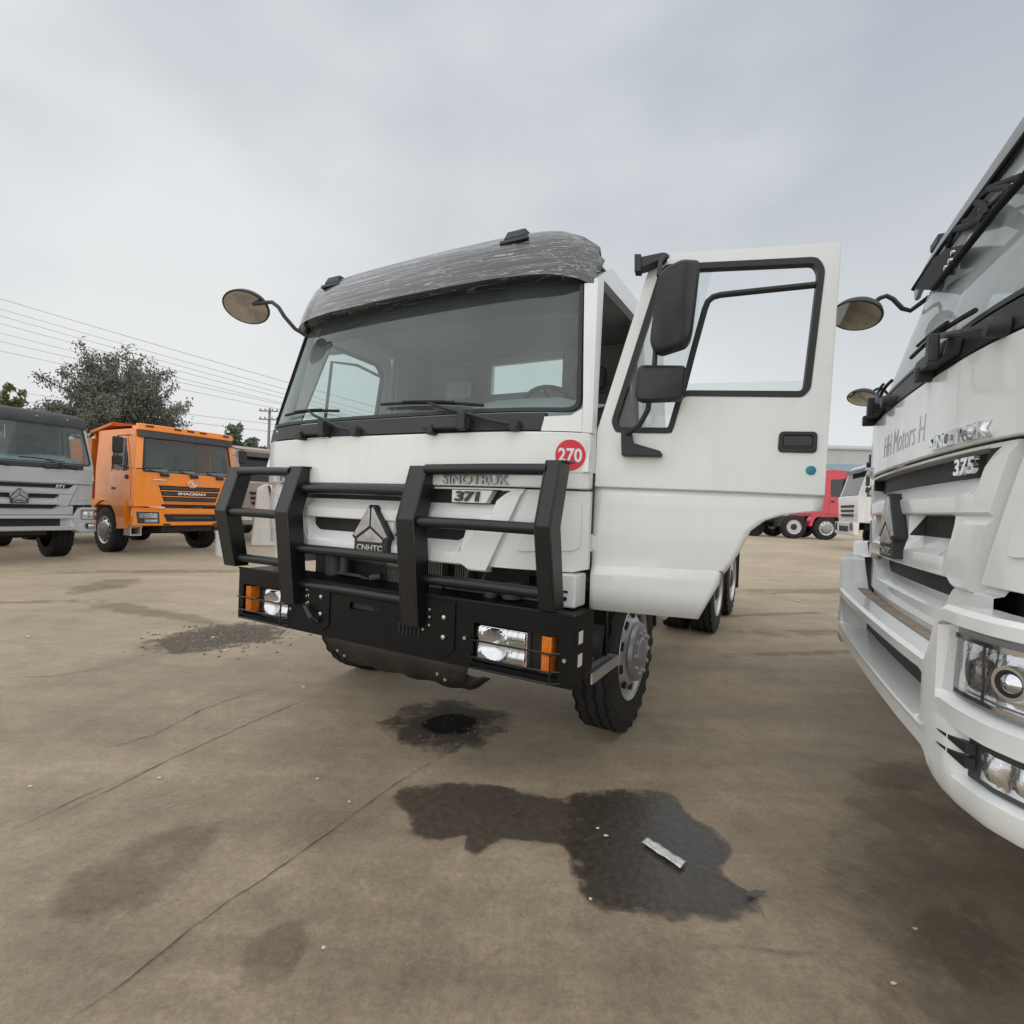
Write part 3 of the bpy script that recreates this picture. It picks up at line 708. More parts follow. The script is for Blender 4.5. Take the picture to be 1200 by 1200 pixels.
def howo_cab(root, pm, left_door=True, lower=True, interior=True, num='371', strip_plate=False, blind=True, gm='windscreen', lettering='chrome'):
    zt = 2.76
    # --- body shell: side rails, pillars, roof, back wall, floor
    b = MB()
    for s_ in (1, -1):
        side_poly([(0.20, 1.66), (0.305, 1.66), (0.305, 1.93), (0.55, 2.765), (1.365, 2.765), (1.365, 1.50), (1.95, 1.50), (1.95, 2.90), (0.72, 2.90), (0.60, 2.84), (0.45, 2.74)], s_, 0.0, 0.05, b)
        fpatch([(s_ * u, z) for u, z in ((1.205, 1.86), (1.247, 1.86), (1.247, 1.92), (1.172, 2.70), (1.108, 2.70), (1.198, 1.99))], 0.0, 0.06, mb=b)
        fpatch([(s_ * u, z) for u, z in ((1.02, 1.862), (1.204, 1.862), (1.197, 1.985), (1.15, 1.945), (1.03, 1.935))], 0.0, 0.03, mb=b)
    b.box(-1.17, 1.17, 1.90, 1.95, 1.05, 2.50); b.box(-1.15, 1.15, 1.90, 1.95, 2.77, 2.88); 
    b.box(-1.15, -.40, 1.90, 1.95, 2.50, 2.77); b.box(.32, 1.15, 1.90, 1.95, 2.50, 2.77)
    fpatch([(-1.06, 2.775), (1.06, 2.775), (1.04, 2.90), (-1.04, 2.90)], 0.03, 0.04, mb=b)
    n = 24; P = []
    for j, (y, dz) in enumerate([(0.40, -.06), (0.47, 0.0), (0.65, .035), (1.2, .055), (1.8, .045), (1.95, 0.0)]):
        P.append([((t := -1 + 2 * i / n) * 1.155, y + .12 * abs(t) ** 4 * (j < 2), 2.86 + (dz + .085) * (1 - abs(t) ** 4) - .02 * abs(t) ** 8) for i in range(n + 1)])
    b.grid(P)
    b.build('cab_shell', pm, root, smooth=40)
    l = MB()
    l.box(-1.16, 1.16, 1.87, 1.895, 1.06, 2.49); l.box(-1.13, 1.13, .62, 1.89, 2.83, 2.85)
    l.box(-1.13, -.41, 1.87, 1.895, 2.50, 2.82); l.box(.33, 1.13, 1.87, 1.895, 2.50, 2.82)
    for s_ in (1, -1):
        l.prism([(s_ * 1.125, 1.37, 1.1), (s_ * 1.125, 1.88, 1.1), (s_ * 1.08, 1.88, 2.82), (s_ * 1.08, 1.37, 2.82)], (-s_ * .02, 0, 0))
    l.build('cab_lining', M['interior'], root)
    MB().box(-1.18, 1.18, .62, 1.89, 1.00, 1.05).build('cab_floor', M['chassis'], root)
    MB().box(-1.16, 1.16, .30, .33, 1.16, 1.9).build('firewall', M['chassis'], root)
    MB().box(-.40, .32, 1.915, 1.925, 2.50, 2.77).build('rear_window', M['pane'], root)
    # --- front skin
    fpatch(rounded([(-1.248, 1.572), (1.248, 1.572), (1.248, 1.858), (-1.248, 1.858)], .02), -0.006, .05).build('hood_panel', pm, root, bevel=.008, smooth=30)
    for s_ in (1, -1):
        cp = [(groove(1.565) + .006, 1.564), (1.246, 1.564), (1.246, 1.165), (1.18, 1.150), (groove(1.15) + .010, 1.150)]
        cp = [(s_ * u, z) for u, z in cp]
        c = fpatch(cp, 0.022, .03).build('corner_panel', pm, root, bevel=.006, smooth=30)
        em = rounded([(s_ * u, z) for u, z in ((1.03, 1.525), (1.215, 1.525), (1.215, 1.26), (0.90, 1.24))], .04, 3)
        fpatch(em, 0.012, .014).build('corner_pressing', pm, c, bevel=.008, segs=3, smooth=30)
        fpatch([(s_ * u, z) for u, z in ((groove(1.565) - .035, 1.564), (groove(1.565) + .035, 1.564), (groove(1.15) + .040, 1.150), (groove(1.15) - .032, 1.150))], 0.036, .02).build('panel_gap', pm, c)
    grille(root, pm, lower)
    emblem(root)
    # --- screen, seal, black scuttle below it
    ws = rounded([(-1.19, 1.965), (1.19, 1.965), (1.095, 2.775), (-1.095, 2.775)], .07, 5)
    w = fpatch(ws, 0.012, .006, .08, .2).build('windscreen', M[gm], root)
    ws2 = rounded([(-1.172, 1.985), (1.172, 1.985), (1.078, 2.76), (-1.078, 2.76)], .06, 5)
    sl = MB(); pa = [(u, yf(u, z) - .002, z) for u, z in ws]; pb = [(u, yf(u, z) - .002, z) for u, z in ws2]
    def dens(L):
        out = []
        for i in range(len(L)):
            a = Vector(L[i]); c = Vector(L[(i + 1) % len(L)]); k = 20 if (a - c).length > .5 else 1
            for j in range(k):
                q = a + (c - a) * j / k; q.y = yf(q.x, q.z) - .002; out.append(tuple(q))
        return out
    sl.ring(dens(pa), dens(pb), (0, .03, 0)).build('windscreen_seal', M['seal'], w)
    fpatch([(-1.215, 1.866), (1.02, 1.866), (1.035, 1.955), (-1.20, 1.955)], -.002, .03).build('scuttle_panel', M['black_plastic'], root)
    wiper(root, -.16, (-.93, 2.035), (-.36, 2.025)); wiper(root, .90, (-.01, 2.045), (.70, 2.0))
    for ux in (-.55, .50):
        wb = MB(); fpatch([(ux - .15, 1.875), (ux + .15, 1.875), (ux + .15, 1.935), (ux - .15, 1.935)], -.05, .05, mb=wb); wb.box(ux - .11, ux - .07, yf(ux, 1.87) - .06, yf(ux, 1.87), 1.845, 1.90)
        wb.box(ux + .10, ux + .15, yf(ux, 1.87) - .075, yf(ux, 1.87) - .045, 1.86, 1.955)
        wb.build('washer_bracket', M['black_plastic'], root, bevel=.008)
    # --- writing on the nose
    letters('lettering', text_mesh('SINOTRUK', .485, .875, 1.583, 1.632, fplace(.008), .014, .0, .015), M[lettering], root)
    letters('lettering', text_mesh('HOWO', -.90, -.70, 1.583, 1.625, fplace(.008), .012, .0, .03), M['chrome'], root)
    if strip_plate:
        fpatch([(.53, 1.484), (.735, 1.484), (.775, 1.551), (.53, 1.551)], 0.010, .05).build('number_plate_film', pm, root)
    letters('model_number', text_mesh(num, .555, .705, 1.490, 1.545, fplace(-.008 if strip_plate else -.040), .014, .12, .03), M['chrome'] if not strip_plate else M['dark_plastic'], root)
    # --- inside
    if interior:
        d = MB(); P = []
        for y, z in ((0.36, 1.93), (0.42, 2.045), (0.62, 2.10), (0.86, 2.09), (0.95, 2.0), (0.97, 1.6), (0.97, 1.1)):
            P.append([(-1.16 + 2.32 * i / 16, y + (yf(-1.16 + 2.32 * i / 16, 1.8) - .03) * .8 * (y < .8), z + .05 * sm(.15, .45, -1.16 + 2.32 * i / 16) * (1 - sm(.85, 1.1, -1.16 + 2.32 * i / 16)) * (.5 < y < .9)) for i in range(17)])
        d.grid(P).build('dashboard', M['dash'], root)
        ring = []
        for i in range(28):
            a = 2 * math.pi * i / 28; ring.append((.66 + .235 * math.cos(a), 1.02 - .15 * math.sin(a), 2.09 + .18 * math.sin(a)))
        sw = MB().tube(ring, .017, 8, closed=True).build('steering_wheel', M['wheel_rim_black'], root)
        h = MB().lathe([(-.05, .03), (-.02, .06), (.0, .065)], (.66, 1.02, 2.08), 'Y', 16)
        for a in (200, 340, 90): h.tube([(.66, 1.01, 2.08), (.66 + .23 * math.cos(R(a)), 1.02 - .15 * math.sin(R(a)), 2.09 + .18 * math.sin(R(a)))], .014, 6)
        h.build('steering_hub', M['wheel_rim_black'], sw)
        seat(root, -.62, True); seat(root, .66, False)
        if blind:
            fpatch([(-1.07, 2.60), (1.07, 2.56), (1.05, 2.775), (-1.05, 2.775)], .10, .012, .1, 0).build('sun_blind', M['blind'], root)
    closed_door(root, -1, pm)
    if left_door: closed_door(root, 1, pm)

def tyre_wheel(root, x, y, zc, sgn, r=.53, w=.29, kind='front', name='wheel', rot=0.0):
    """tyre with cut tread, pierced steel rim, hub; sgn = side the outer face looks to."""
    N = 108; half = w / 2
    base = [(-half, r * .60), (-half * 1.05, r * .80), (-half * .98, r * .93), (-half * .88, r * .985)]
    tread = []
    for c in (-.42, -.14, .14, .42):
        tread += [((c - .05) * w, r), ((c - .035) * w, r - .016), ((c + .035) * w, r - .016), ((c + .05) * w, r)]
    prof = base + tread + [(-a, q) for a, q in base[::-1]]
    mb = MB(); P = []
    for j in range(N):
        a = 2 * math.pi * j / N; row = []
        zig = .006 * (1 if (j // 2) % 2 else -1); lug = (j % 3 < 1)
        for k, (px, pr) in enumerate(prof):
            zz = zig if 4 <= k < 20 else 0
            rr = pr - (.005 if lug and k in (3, 4, 19, 20) else 0) - (.003 if lug and k in (2, 21) else 0)
            row.append((x + px + zz, y + math.cos(a) * rr, zc + math.sin(a) * rr))
        P.append(row)
    P.append(None)
    V = [[mb.bm.verts.new(p) for p in row] for row in P[:-1]]
    for j in range(N):
        A, B = V[j], V[(j + 1) % N]
        for k in range(len(prof) - 1): mb.bm.faces.new((A[k], A[k + 1], B[k + 1], B[k]))
    t = mb.build(name, M['rubber'], root, smooth=30)
    rm = MB()
    if kind == 'front':
        rm.lathe([(sgn * (half - .02), r * .62), (sgn * (half + .005), r * .61), (sgn * (half - .005), r * .57), (sgn * (half - .06), r * .54), (sgn * (half - .03), r * .50), (sgn * (half + .015), r * .36), (sgn * (half + .02), .10)], (x, y, zc), 'X', 40)
    else:
        rm.lathe([(sgn * (half - .02), r * .62), (sgn * (half + .005), r * .61), (sgn * (half - .005), r * .57), (sgn * (half - .10), r * .53), (sgn * (half - .15), r * .40), (sgn * (half - .15), .10)], (x, y, zc), 'X', 40)
    rim = rm.build('rim', M['steel'], t, smooth=40)
    hm = MB()
    for i in range(10):
        a = 2 * math.pi * (i + .5) / 10; rr = r * .445
        o = (x + sgn * (half - .012 if kind == 'front' else half - .135), y + math.cos(a) * rr, zc + math.sin(a) * rr)
        hm.lathe([(-.008, .030), (.008, .030)], o, 'X', 12)
    hm.build('hand_hole', M['mesh_black'], t, split=True)
    hb = MB()
    if kind == 'front':
        hb.lathe([(sgn * (half + .018), .195), (sgn * (half + .045), .19), (sgn * (half + .052), .175), (sgn * (half + .052), .10), (sgn * (half + .066), .09), (sgn * (half + .07), .06)], (x, y, zc), 'X', 28)
        for i in range(10):
            a = 2 * math.pi * i / 10; hb.lathe([(sgn * (half + .048), .018), (sgn * (half + .072), .015)], (x, y + math.cos(a) * .138, zc + math.sin(a) * .138), 'X', 6, mi=1)
    else:
        hb.lathe([(sgn * (half - .14), .16), (sgn * (half - .02), .14), (sgn * (half + .0), .10)], (x, y, zc), 'X', 24)
    hb.build('hub', [M['hubcap'], M['steel']] if kind == 'front' else M['chassis'], t)
    if rot:
        for o in [t] + list(t.children):
            me = o.data; 
            for v in me.vertices:
                dx, dy = v.co.x - x, v.co.y - y; v.co.x = x + dx * math.cos(rot) - dy * math.sin(rot); v.co.y = y + dx * math.sin(rot) + dy * math.cos(rot)
    return t

def chassis(root, y0=0.5, y1=8.3, z0=0.72, z1=1.0):
    c = MB()
    for s_ in (1, -1): c.box(s_ * .40 - .04, s_ * .40 + .04, y0, y1, z0, z1)
    for y in (.6, 1.8, 3.0, 4.2, 5.4, 6.6, 7.8): c.box(-.359, .359, y, y + .1, z0 + .04, z1 - .04)
    c.build('chassis_rail', M['chassis'], root)

# ------------------------------------------------------------------ white truck with the bull bar and the open door
YA = 0.5098
ox, oy = 0.3037 - 1.2826 * math.cos(YA), 2.4687 + 1.2826 * math.sin(YA)
TA = thing('truck', 'white truck with black bull bar, open door and red 270 sticker', 'truck', (ox, oy, 0), -YA, 'white trucks with slatted grilles')
howo_cab(TA, M['white'], left_door=False, lower=False, num='371', strip_plate=True, lettering='dull_letter')

# visor in its film
P = []
n = 40
for j, (dy, zf) in enumerate([(.04, 0.0), (-.005, .02), (-.10, 0.0), (-.098, 0.25), (-.085, 0.6), (-.062, 0.88), (-.028, .985), (.03, 1.01), (.14, 1.03), (.40, 1.02)]):
    row = []
    for i in range(n + 1):
        t = -1 + 2 * i / n; u = -.035 + t * (1.182 - .022 * zf ** 2 - .05 * (dy > .1) - .06 * (dy > .3))
        zb = 2.735 - .035 * abs(t) ** 6; zt = 3.045 - (.05 + .07 * (zf > .95)) * abs(t) ** 14
        z = zb + (zt - zb) * min(zf, 1.03)
        row.append((u, yf(u, 2.76) + dy + .09 * zf + .11 * abs(t) ** 22, z))
    P.append(row)
vz = MB().grid(P).build('sun_visor', M['film'], TA, smooth=50)
for u in (-.78, .70):
    mb = MB(); y = yf(u, 2.76) + .030
    mb.prism([(u - .07, y - .035, 2.995), (u + .07, y - .035, 2.995), (u + .06, y - .01, 3.05), (u - .06, y - .01, 3.05)], (0, .07, 0))
    mb.prism([(u - .09, y - .05, 2.965), (u + .09, y - .05, 2.965), (u + .09, y - .04, 2.992), (u - .09, y - .04, 2.992)], (0, .10, 0))
    mb.build('marker_lamp', M['black_plastic'], vz, bevel=.008)
for u in (-1.02, -.45, .18, .86):
    y = yf(u, 2.76) - .048 + .06 * abs(u / 1.19) ** 10
    MB().lathe([(-.012, .008), (-.009, .014), (0.012, .016)], (u, y, 2.835), 'Y', 14).build('visor_screw', M['dark_plastic'], vz)

# 270 sticker
st = fpatch([(1.098, 1.655), (1.232, 1.655), (1.232, 1.822), (1.098, 1.822)], -.0095, .003).build('number_sticker', M['sticker_white'], TA)
st['label'] = 'red disc sticker with white 270 on white paper'
cx_, cz_ = 1.163, 1.742
fpatch([(cx_ + .066 * math.cos(2 * math.pi * i / 40), cz_ + .078 * math.sin(2 * math.pi * i / 40)) for i in range(40)], -.0115, .0015).build('sticker_disc', M['sticker_red'], st)
letters('sticker_number', text_mesh('270', cx_ - .052, cx_ + .052, cz_ - .035, cz_ + .035, fplace(.0125), .001, 0, .025), M['sticker_white'], st)

# --- the open driver's door, hinged at the front pillar and swung to about eighty degrees
HX, HY = 1.25, 0.30
def on_door(o):
    o.location = (HX, HY, 0); o.rotation_euler = (0, 0, R(10)); return o
OUT = [(.0, 1.59), (.52, 1.59), (1.046, 1.575), (1.055, 2.1), (1.066, 2.60), (1.066, 2.705), (1.056, 2.718), (.256, 2.756), (.205, 2.62), (0.0, 1.88)]
INN = [(.098, 1.874), (.37, 1.867), (.414, 2.050), (.937, 2.028), (.966, 2.06), (1.003, 2.602), (.973, 2.655), (.308, 2.695), (.278, 2.65), (.075, 1.925)]
OUT2 = [(.0, 1.59), (.45, 1.585), (.62, 1.583), (1.046, 1.575), (1.052, 1.95), (1.066, 2.62), (1.064, 2.715), (.256, 2.756), (.225, 2.68), (0.0, 1.88)]
dr = on_door(MB().ring([(x, 0, z) for x, z in OUT2], [(x, 0, z) for x, z in INN], (0, .05, 0)).build('door', M['white'], TA, smooth=25, bevel=.006))
dr['label'] = 'open white door with its window frame, swung out towards the camera'
def xmax(z):
    T = [(.961, .53), (1.193, .644), (1.307, .707), (1.402, .747), (1.455, .81), (1.488, .90), (1.508, 1.040), (1.6, 1.047)]
    for (a, b), (c, d) in zip(T, T[1:]):
        if z <= c: return b + (d - b) * (z - a) / (c - a)
    return T[-1][1]
rows = [(1.606, .030), (1.579, .024), (1.55, .012), (1.53, .010), (1.508, .008), (1.498, .008), (1.488, .008), (1.470, .008), (1.455, .008), (1.43, .007), (1.402, .007), (1.35, .006), (1.307, .006), (1.25, .006), (1.193, .006), (1.178, .004), (1.140, -.020), (1.138, -.021), (1.08, -.019), (.961, -.012)]
P = []
for z, y in rows:
    row = []
    for i in range(25):
        t = i / 24; x = xmax(z) * t
        yy = y if y > 0 else y * (1 - sm(.15, .98, x / .56))
        zz = z + (.012 * x / .56 if 1.14 <= z <= 1.18 else 0) - (.017 * t if z > 1.57 else .0)
        row.append((x, yy, zz))
    P.append(row)
low = MB().grid(P).build('door_skin', M['white'], dr, smooth=14)
md = low.modifiers.new('thickness', 'SOLIDIFY'); md.thickness = .04; md.offset = 0
for v in low.data.vertices: v.co.y += .02
# window rubber, divider bar, panes
def inset(L, d):
    c = Vector((sum(p[0] for p in L) / len(L), sum(p[1] for p in L) / len(L))); out = []
    k = len(L)
    for i in range(k):
        p = Vector(L[i]); a = (p - Vector(L[i - 1])).normalized(); b = (Vector(L[(i + 1) % k]) - p).normalized()
        na = Vector((-a.y, a.x)); nb = Vector((-b.y, b.x)); nn = (na + nb); nn /= max(.3, nn.length_squared / 2)
        out.append(tuple(p + nn * d))
    return out
INr = rounded(INN, .03, 3)
MB().ring([(x, -.004, z) for x, z in inset(INr, -.004)], [(x, -.004, z) for x, z in inset(INr, .024)], (0, .05, 0)).build('window_seal', M['seal'], dr)
dv = [(.405, 2.03), (.455, 2.27), (.500, 2.47), (.512, 2.505), (.535, 2.525), (.57, 2.532), (.75, 2.536), (.99, 2.540)]
dm = MB(); dm.tube([(x, .018, z) for x, z in dv], .015, 8); dm.build('window_divider', M['seal'], dr)
MB().prism([(x, .024, z) for x, z in ((.412, 2.045), (.937, 2.03), (.952, 2.105), (.425, 2.112))], (0, .005, 0)).build('door_glass', M['pane'], dr)
MB().prism([(x, .026, z) for x, z in ((.10, 1.885), (.36, 1.88), (.405, 2.06), (.495, 2.50), (.53, 2.66), (.31, 2.685), (.085, 1.93))], (0, .004, 0)).build('quarter_glass', M['pane'], dr)
MB().prism([(x, .034, z) for x, z in ((.090, 1.885), (.20, 1.88), (.185, 1.95), (.166, 2.032), (.152, 2.14), (.141, 2.155), (.115, 2.08))], (0, .012, 0)).build('quarter_trim', M['dark_plastic'], dr)
# recessed pull handle
ho = rounded([(.845, 1.772), (1.005, 1.768), (1.005, 1.865), (.848, 1.868)], .022, 4); hi = rounded([(.862, 1.788), (.988, 1.785), (.988, 1.850), (.864, 1.852)], .015, 4)
hd = MB().ring([(x, -.010, z) for x, z in ho], [(x, -.010, z) for x, z in hi], (0, .02, 0)).build('door_handle', M['black_plastic'], dr, bevel=.003)
MB().prism([(x, -.003, z) for x, z in hi], (0, .002, 0)).build('handle_recess', M['seal'], hd)
MB().prism([(.868, -.011, 1.842), (.984, -.011, 1.842), (.984, -.006, 1.800), (.868, -.006, 1.800)], (0, .006, 0)).build('handle_flap', M['dark_plastic'], hd, bevel=.003)
lk = MB().lathe([(-.004, .017), (-.002, .021), (.004, .021)], (.985, -.002, 1.690), 'Y', 20).build('lock_cover', M['teal'], dr)
lk['label'] = 'small round teal cover over the lock'
for z in (1.30, 1.74):
    hg = MB(); hg.lathe([(-.045, .016), (.045, .016)], (-.012, .02, z), 'Z', 12); hg.box(-.012, .03, .005, .03, z - .035, z + .035); hg.build('door_hinge', M['white'], dr)
# the mirrors in front of the door
M1 = [(0.291, 2.577), (0.32, 2.60), (0.395, 2.63), (0.464, 2.625), (0.472, 2.60), (0.452, 2.317), (0.443, 2.268), (0.425, 2.240), (0.314, 2.208), (0.275, 2.236), (0.263, 2.275), (0.285, 2.543)]
def mirror_box(L, name, par, y0, d, mold):
    mb = MB(); k = len(L); c = Vector((sum(p[0] for p in L) / k, sum(p[1] for p in L) / k)); L = rounded(L, .02, 3); k = len(L)
    rows = []
    for s_, yy in ((.90, y0), (.985, y0 + .012), (1.0, y0 + .035), (1.0, y0 + d)):
        rows.append([tuple((*(c + (Vector(p) - c) * s_),))[0:1] + (yy + (.02 * ((p[0] - c.x) / .1) ** 2 if s_ < 1 else 0),) + ((c + (Vector(p) - c) * s_).y,) for p in L])
    V = [[mb.bm.verts.new(p) for p in r] for r in rows]
    for A, B in zip(V, V[1:]):
        for i in range(k): mb.bm.faces.new((A[i], A[(i + 1) % k], B[(i + 1) % k], B[i]))
    mb.bm.faces.new(V[0][::-1]); mb.bm.faces.new(V[-1])
    o = mb.build(name, M['black_plastic'], par, smooth=50)
    return o
mm = mirror_box(M1, 'door_mirror', dr, -.21, .09, True)
mm['label'] = 'tall black main mirror'
M2 = [(0.215, 2.154), (0.232, 2.161), (0.418, 2.152), (0.43, 2.138), (0.421, 2.012), (0.405, 1.992), (0.239, 1.990), (0.209, 2.003), (0.203, 2.03)]
m2 = mirror_box(M2, 'door_mirror', dr, -.20, .075, True)
m2['label'] = 'small wide black mirror below the main one'
MB().tube([(.418, -.212, 2.60), (.410, -.214, 2.26)], .003, 6).build('mirror_seam', M['seal'], dr)
am = MB()
am.tube([(.29, -.15, 2.27), (.286, -.15, 2.15)], .012, 8); am.build('mirror_rod', M['black_plastic'], dr); am = MB()
am.tube([(.27, -.15, 2.02), (.265, -.14, 1.957), (.225, -.11, 1.888), (.160, -.05, 1.852)], .013, 8)
am.build('mirror_arm', M['black_plastic'], dr); am = MB()
am.tube([(.29, -.15, 2.58), (.292, -.12, 2.66), (.31, -.10, 2.70), (.32, -.05, 2.715), (.26, -.03, 2.700)], .012, 8)
am.prism([(.195, -.08, 2.715), (.30, -.08, 2.725), (.318, -.08, 2.712), (.30, -.08, 2.695), (.215, -.08, 2.665), (.195, -.08, 2.662)], (0, .075, 0))
am.prism([(.165, -.09, 2.728), (.197, -.09, 2.724), (.199, -.09, 2.640), (.168, -.09, 2.643)], (0, .06, 0))
am.build('mirror_bracket', M['black_plastic'], dr, bevel=.006); am = MB()
am.prism([(.13, -.06, 1.866), (.181, -.06, 1.866), (.190, -.06, 1.811), (.322, -.06, 1.772), (.334, -.06, 1.756), (.326, -.06, 1.744), (.137, -.06, 1.747)], (0, .06, 0))
am.build('mirror_bracket', M['black_plastic'], dr, bevel=.006)

pm_ = MB().tube([(-1.25, .80, 1.95), (-1.30, .77, 2.10), (-1.31, .83, 2.62), (-1.30, 1.10, 2.66), (-1.22, 1.32, 2.60)], .013, 8).build('side_mirror_arm', M['black_plastic'], TA)
_mb = MB().lathe([(-.05, .03), (-.04, .10), (-.01, .19), (.0, .20), (.01, .18)], (0, 0, 0), 'Z', 28)
for v in _mb.bm.verts: v.co = Matrix.Rotation(R(18), 3, 'X') @ Vector((v.co.x * .7, v.co.y, -v.co.z)) + Vector((-1.34, .94, 2.73))
_mb.build('side_mirror', M['dark_plastic'], pm_)
round_mirror(TA, (-.93, .27, 2.62), [(-.98, .20, 2.66), (-1.03, .15, 2.735), (-1.07, .13, 2.80), (-1.14, .13, 2.845), (-1.22, .14, 2.86), (-1.38, .15, 2.875)], (-1.459, .15, 2.868), .172)

# --- bull bar
bb = MB()
def upright(mb, uc, w, pts, depth=.115):
    """channel-section post: pts are (y, z) of its front edge from top to foot."""
    fr = [(uc - w / 2, y, z) for y, z in pts]; back = [(uc - w / 2, y + depth * (1 if 0 < i < len(pts) - 1 else .9), z) for i, (y, z) in enumerate(pts)]
    t = .010
    mb.prism(fr + back[::-1], (t, 0, 0)); mb.prism([(x + w - t, y, z) for x, y, z in fr + back[::-1]], (t, 0, 0))
    for (y0, z0), (y1, z1) in zip(pts, pts[1:]):
        mb.prism([(uc - w / 2 + t, y0, z0), (uc - w / 2 + t, y1, z1), (uc - w / 2 + t, y1 + .012, z1), (uc - w / 2 + t, y0 + .012, z0)], (w - 2 * t, 0, 0))
    y, z = pts[0]; mb.box(uc - w / 2 + t, uc + w / 2 + .02, y + .012, y + depth, z - .010, z)
UP = [(-1.275, .125, [(-.02, 1.672), (-.12, 1.365), (-.035, .985)]), (-.645, .125, [(-.02, 1.675), (-.12, 1.380), (-.050, .80)]),
      (.350, .125, [(-.02, 1.676), (-.12, 1.380), (-.050, .80)]), (1.160, .088, [(-.02, 1.700), (-.12, 1.385), (-.030, .985)])]
bar = thing('bull_bar', 'x', 'x'); del bar['label']; del bar['category']; bar.parent = TA
for uc, w, pts in UP:
    mb = MB(); upright(mb, uc, w, pts); mb.build('bar_post', M['black_metal'], bar, bevel=.003)
for (a, b, rails) in ((0, 1, ((-.045, 1.640), (-.105, 1.362), (-.03, 1.045))), (1, 2, ((-.035, 1.535), (-.06, 1.158), (-.02, .925))), (2, 3, ((-.045, 1.655), (-.105, 1.372), (-.03, 1.060)))):
    for i, (y, z) in enumerate(rails):
        mb = MB(); x0 = UP[a][0] + UP[a][1] / 2 - .011; x1 = UP[b][0] - UP[b][1] / 2 + .011
        mb.tube([(x0, y + .03, z), ((x0 + x1) / 2, y + .03, z + .002), (x1, y + .03, z)], .029 if not (a == 1 and i == 0) else .032, 16); mb.build('bar_rail', M['black_metal'], bar)
nb = MB()
for (u, y, z) in [(-.515, -.055, .90), (-.515, -.055, .86), (-.515, -.055, .815), (.455, -.055, .90), (.455, -.055, .86), (.455, -.055, .815), (-.54, -.05, .79), (.41, -.05, .785)]:
    nb.lathe([(-.012, .007), (-.004, .008), (0.0, .012)], (u, y + .055, z), 'Y', 8)
nb.build('post_bolt', M['bolt'], bar, split=True)

# --- bumper: folded plate box with lamp pockets
BL, BR, BZ0, BZ1 = -1.215, 1.285, .628, .968
bp = MB(); F0, F1 = 0.0, .012
hz0, hz1 = .665, .868; hl = [(-1.165, -.70), (.735, 1.215)]
def plate(x0, x1, z0, z1): bp.box(x0, x1, F0, F1, z0, z1)
plate(BL, hl[0][0], BZ0, BZ1); plate(hl[0][0] , hl[0][1], BZ0, hz0); plate(hl[0][0], hl[0][1], hz1, BZ1)
plate(hl[0][1], -.15, BZ0, BZ1); plate(-.15, .10, BZ0, .825); plate(-.15, .10, .865, BZ1); plate(.10, hl[1][0], BZ0, BZ1)
plate(hl[1][0], hl[1][1], BZ0, hz0); plate(hl[1][0], hl[1][1], hz1, BZ1); plate(hl[1][1], BR, BZ0, BZ1)
bp.box(BL + .001, BR - .001, F1, .26, BZ1 - .012, BZ1 - .001)
bp.box(BL, BL + .012, F1, .26, BZ0, BZ1 - .013); 
bp.prism([(BR - .012, F1, BZ0), (BR - .012, .27, BZ0 + .03), (BR - .012, .27, BZ1 - .012), (BR - .012, F1, BZ1 - .012)], (.012, 0, 0))
bp.box(BL + .013, BR - .013, F1, .20, BZ0, BZ0 + .012)
bm_ = bp.build('bumper', M['bumper_black'], TA, smooth=20)
bo = MB(); bo.box(BL + .02, BR - .02, .075, .085, hz0 - .02, hz1 + .02); bo.build('lamp_backing', M['seal'], bm_)
for uc in (.535, -.40):
    pl = MB(); pl.prism([(uc - .10, -.008, .955), (uc + .085, -.008, .955), (uc + .085, -.008, .70), (uc + .02, -.008, .655), (uc - .06, -.008, .655), (uc - .10, -.008, .75)], (0, .0075, 0))
    p = pl.build('tow_bracket', M['bumper_black'], bm_, bevel=.002)
    bt = MB()
    for z in (.87, .765): bt.lathe([(-.016, .007), (-.012, .014), (0.0, .014)], (uc + .02, -.008, z), 'Y', 6)
    bt.build('bracket_bolt', M['bolt'], p, split=True)
tow = MB(); tow.tube([(-.50, -.03, .80), (-.42, -.05, .74), (-.40, -.02, .715)], .016, 8); tow.build('tow_hook', M['black_metal'], bm_)
vt = MB()
for k in range(6): vt.box(.235 + k * .028, .245 + k * .028, -.004, 0.0, .735, .80)
vt.build('bumper_vent', M['mesh_black'], bm_, split=True)
sg = MB(); sg.box(-.149, .099, .02, .03, .826, .864)
for k in range(5): sg.box(.03 + k * .014, .037 + k * .014, .004, .019, .826, .864)
sg.build('bumper_slot', M['seal'], bm_)
lip = MB(); lip.tube([(.42, .0, .974), (1.28, .0, .974)], .008, 6); lip.tube([(BL, .0, .974), (-.75, .0, .974)], .008, 6); lip.build('bumper_edge', M['black_metal'], bm_, split=True)
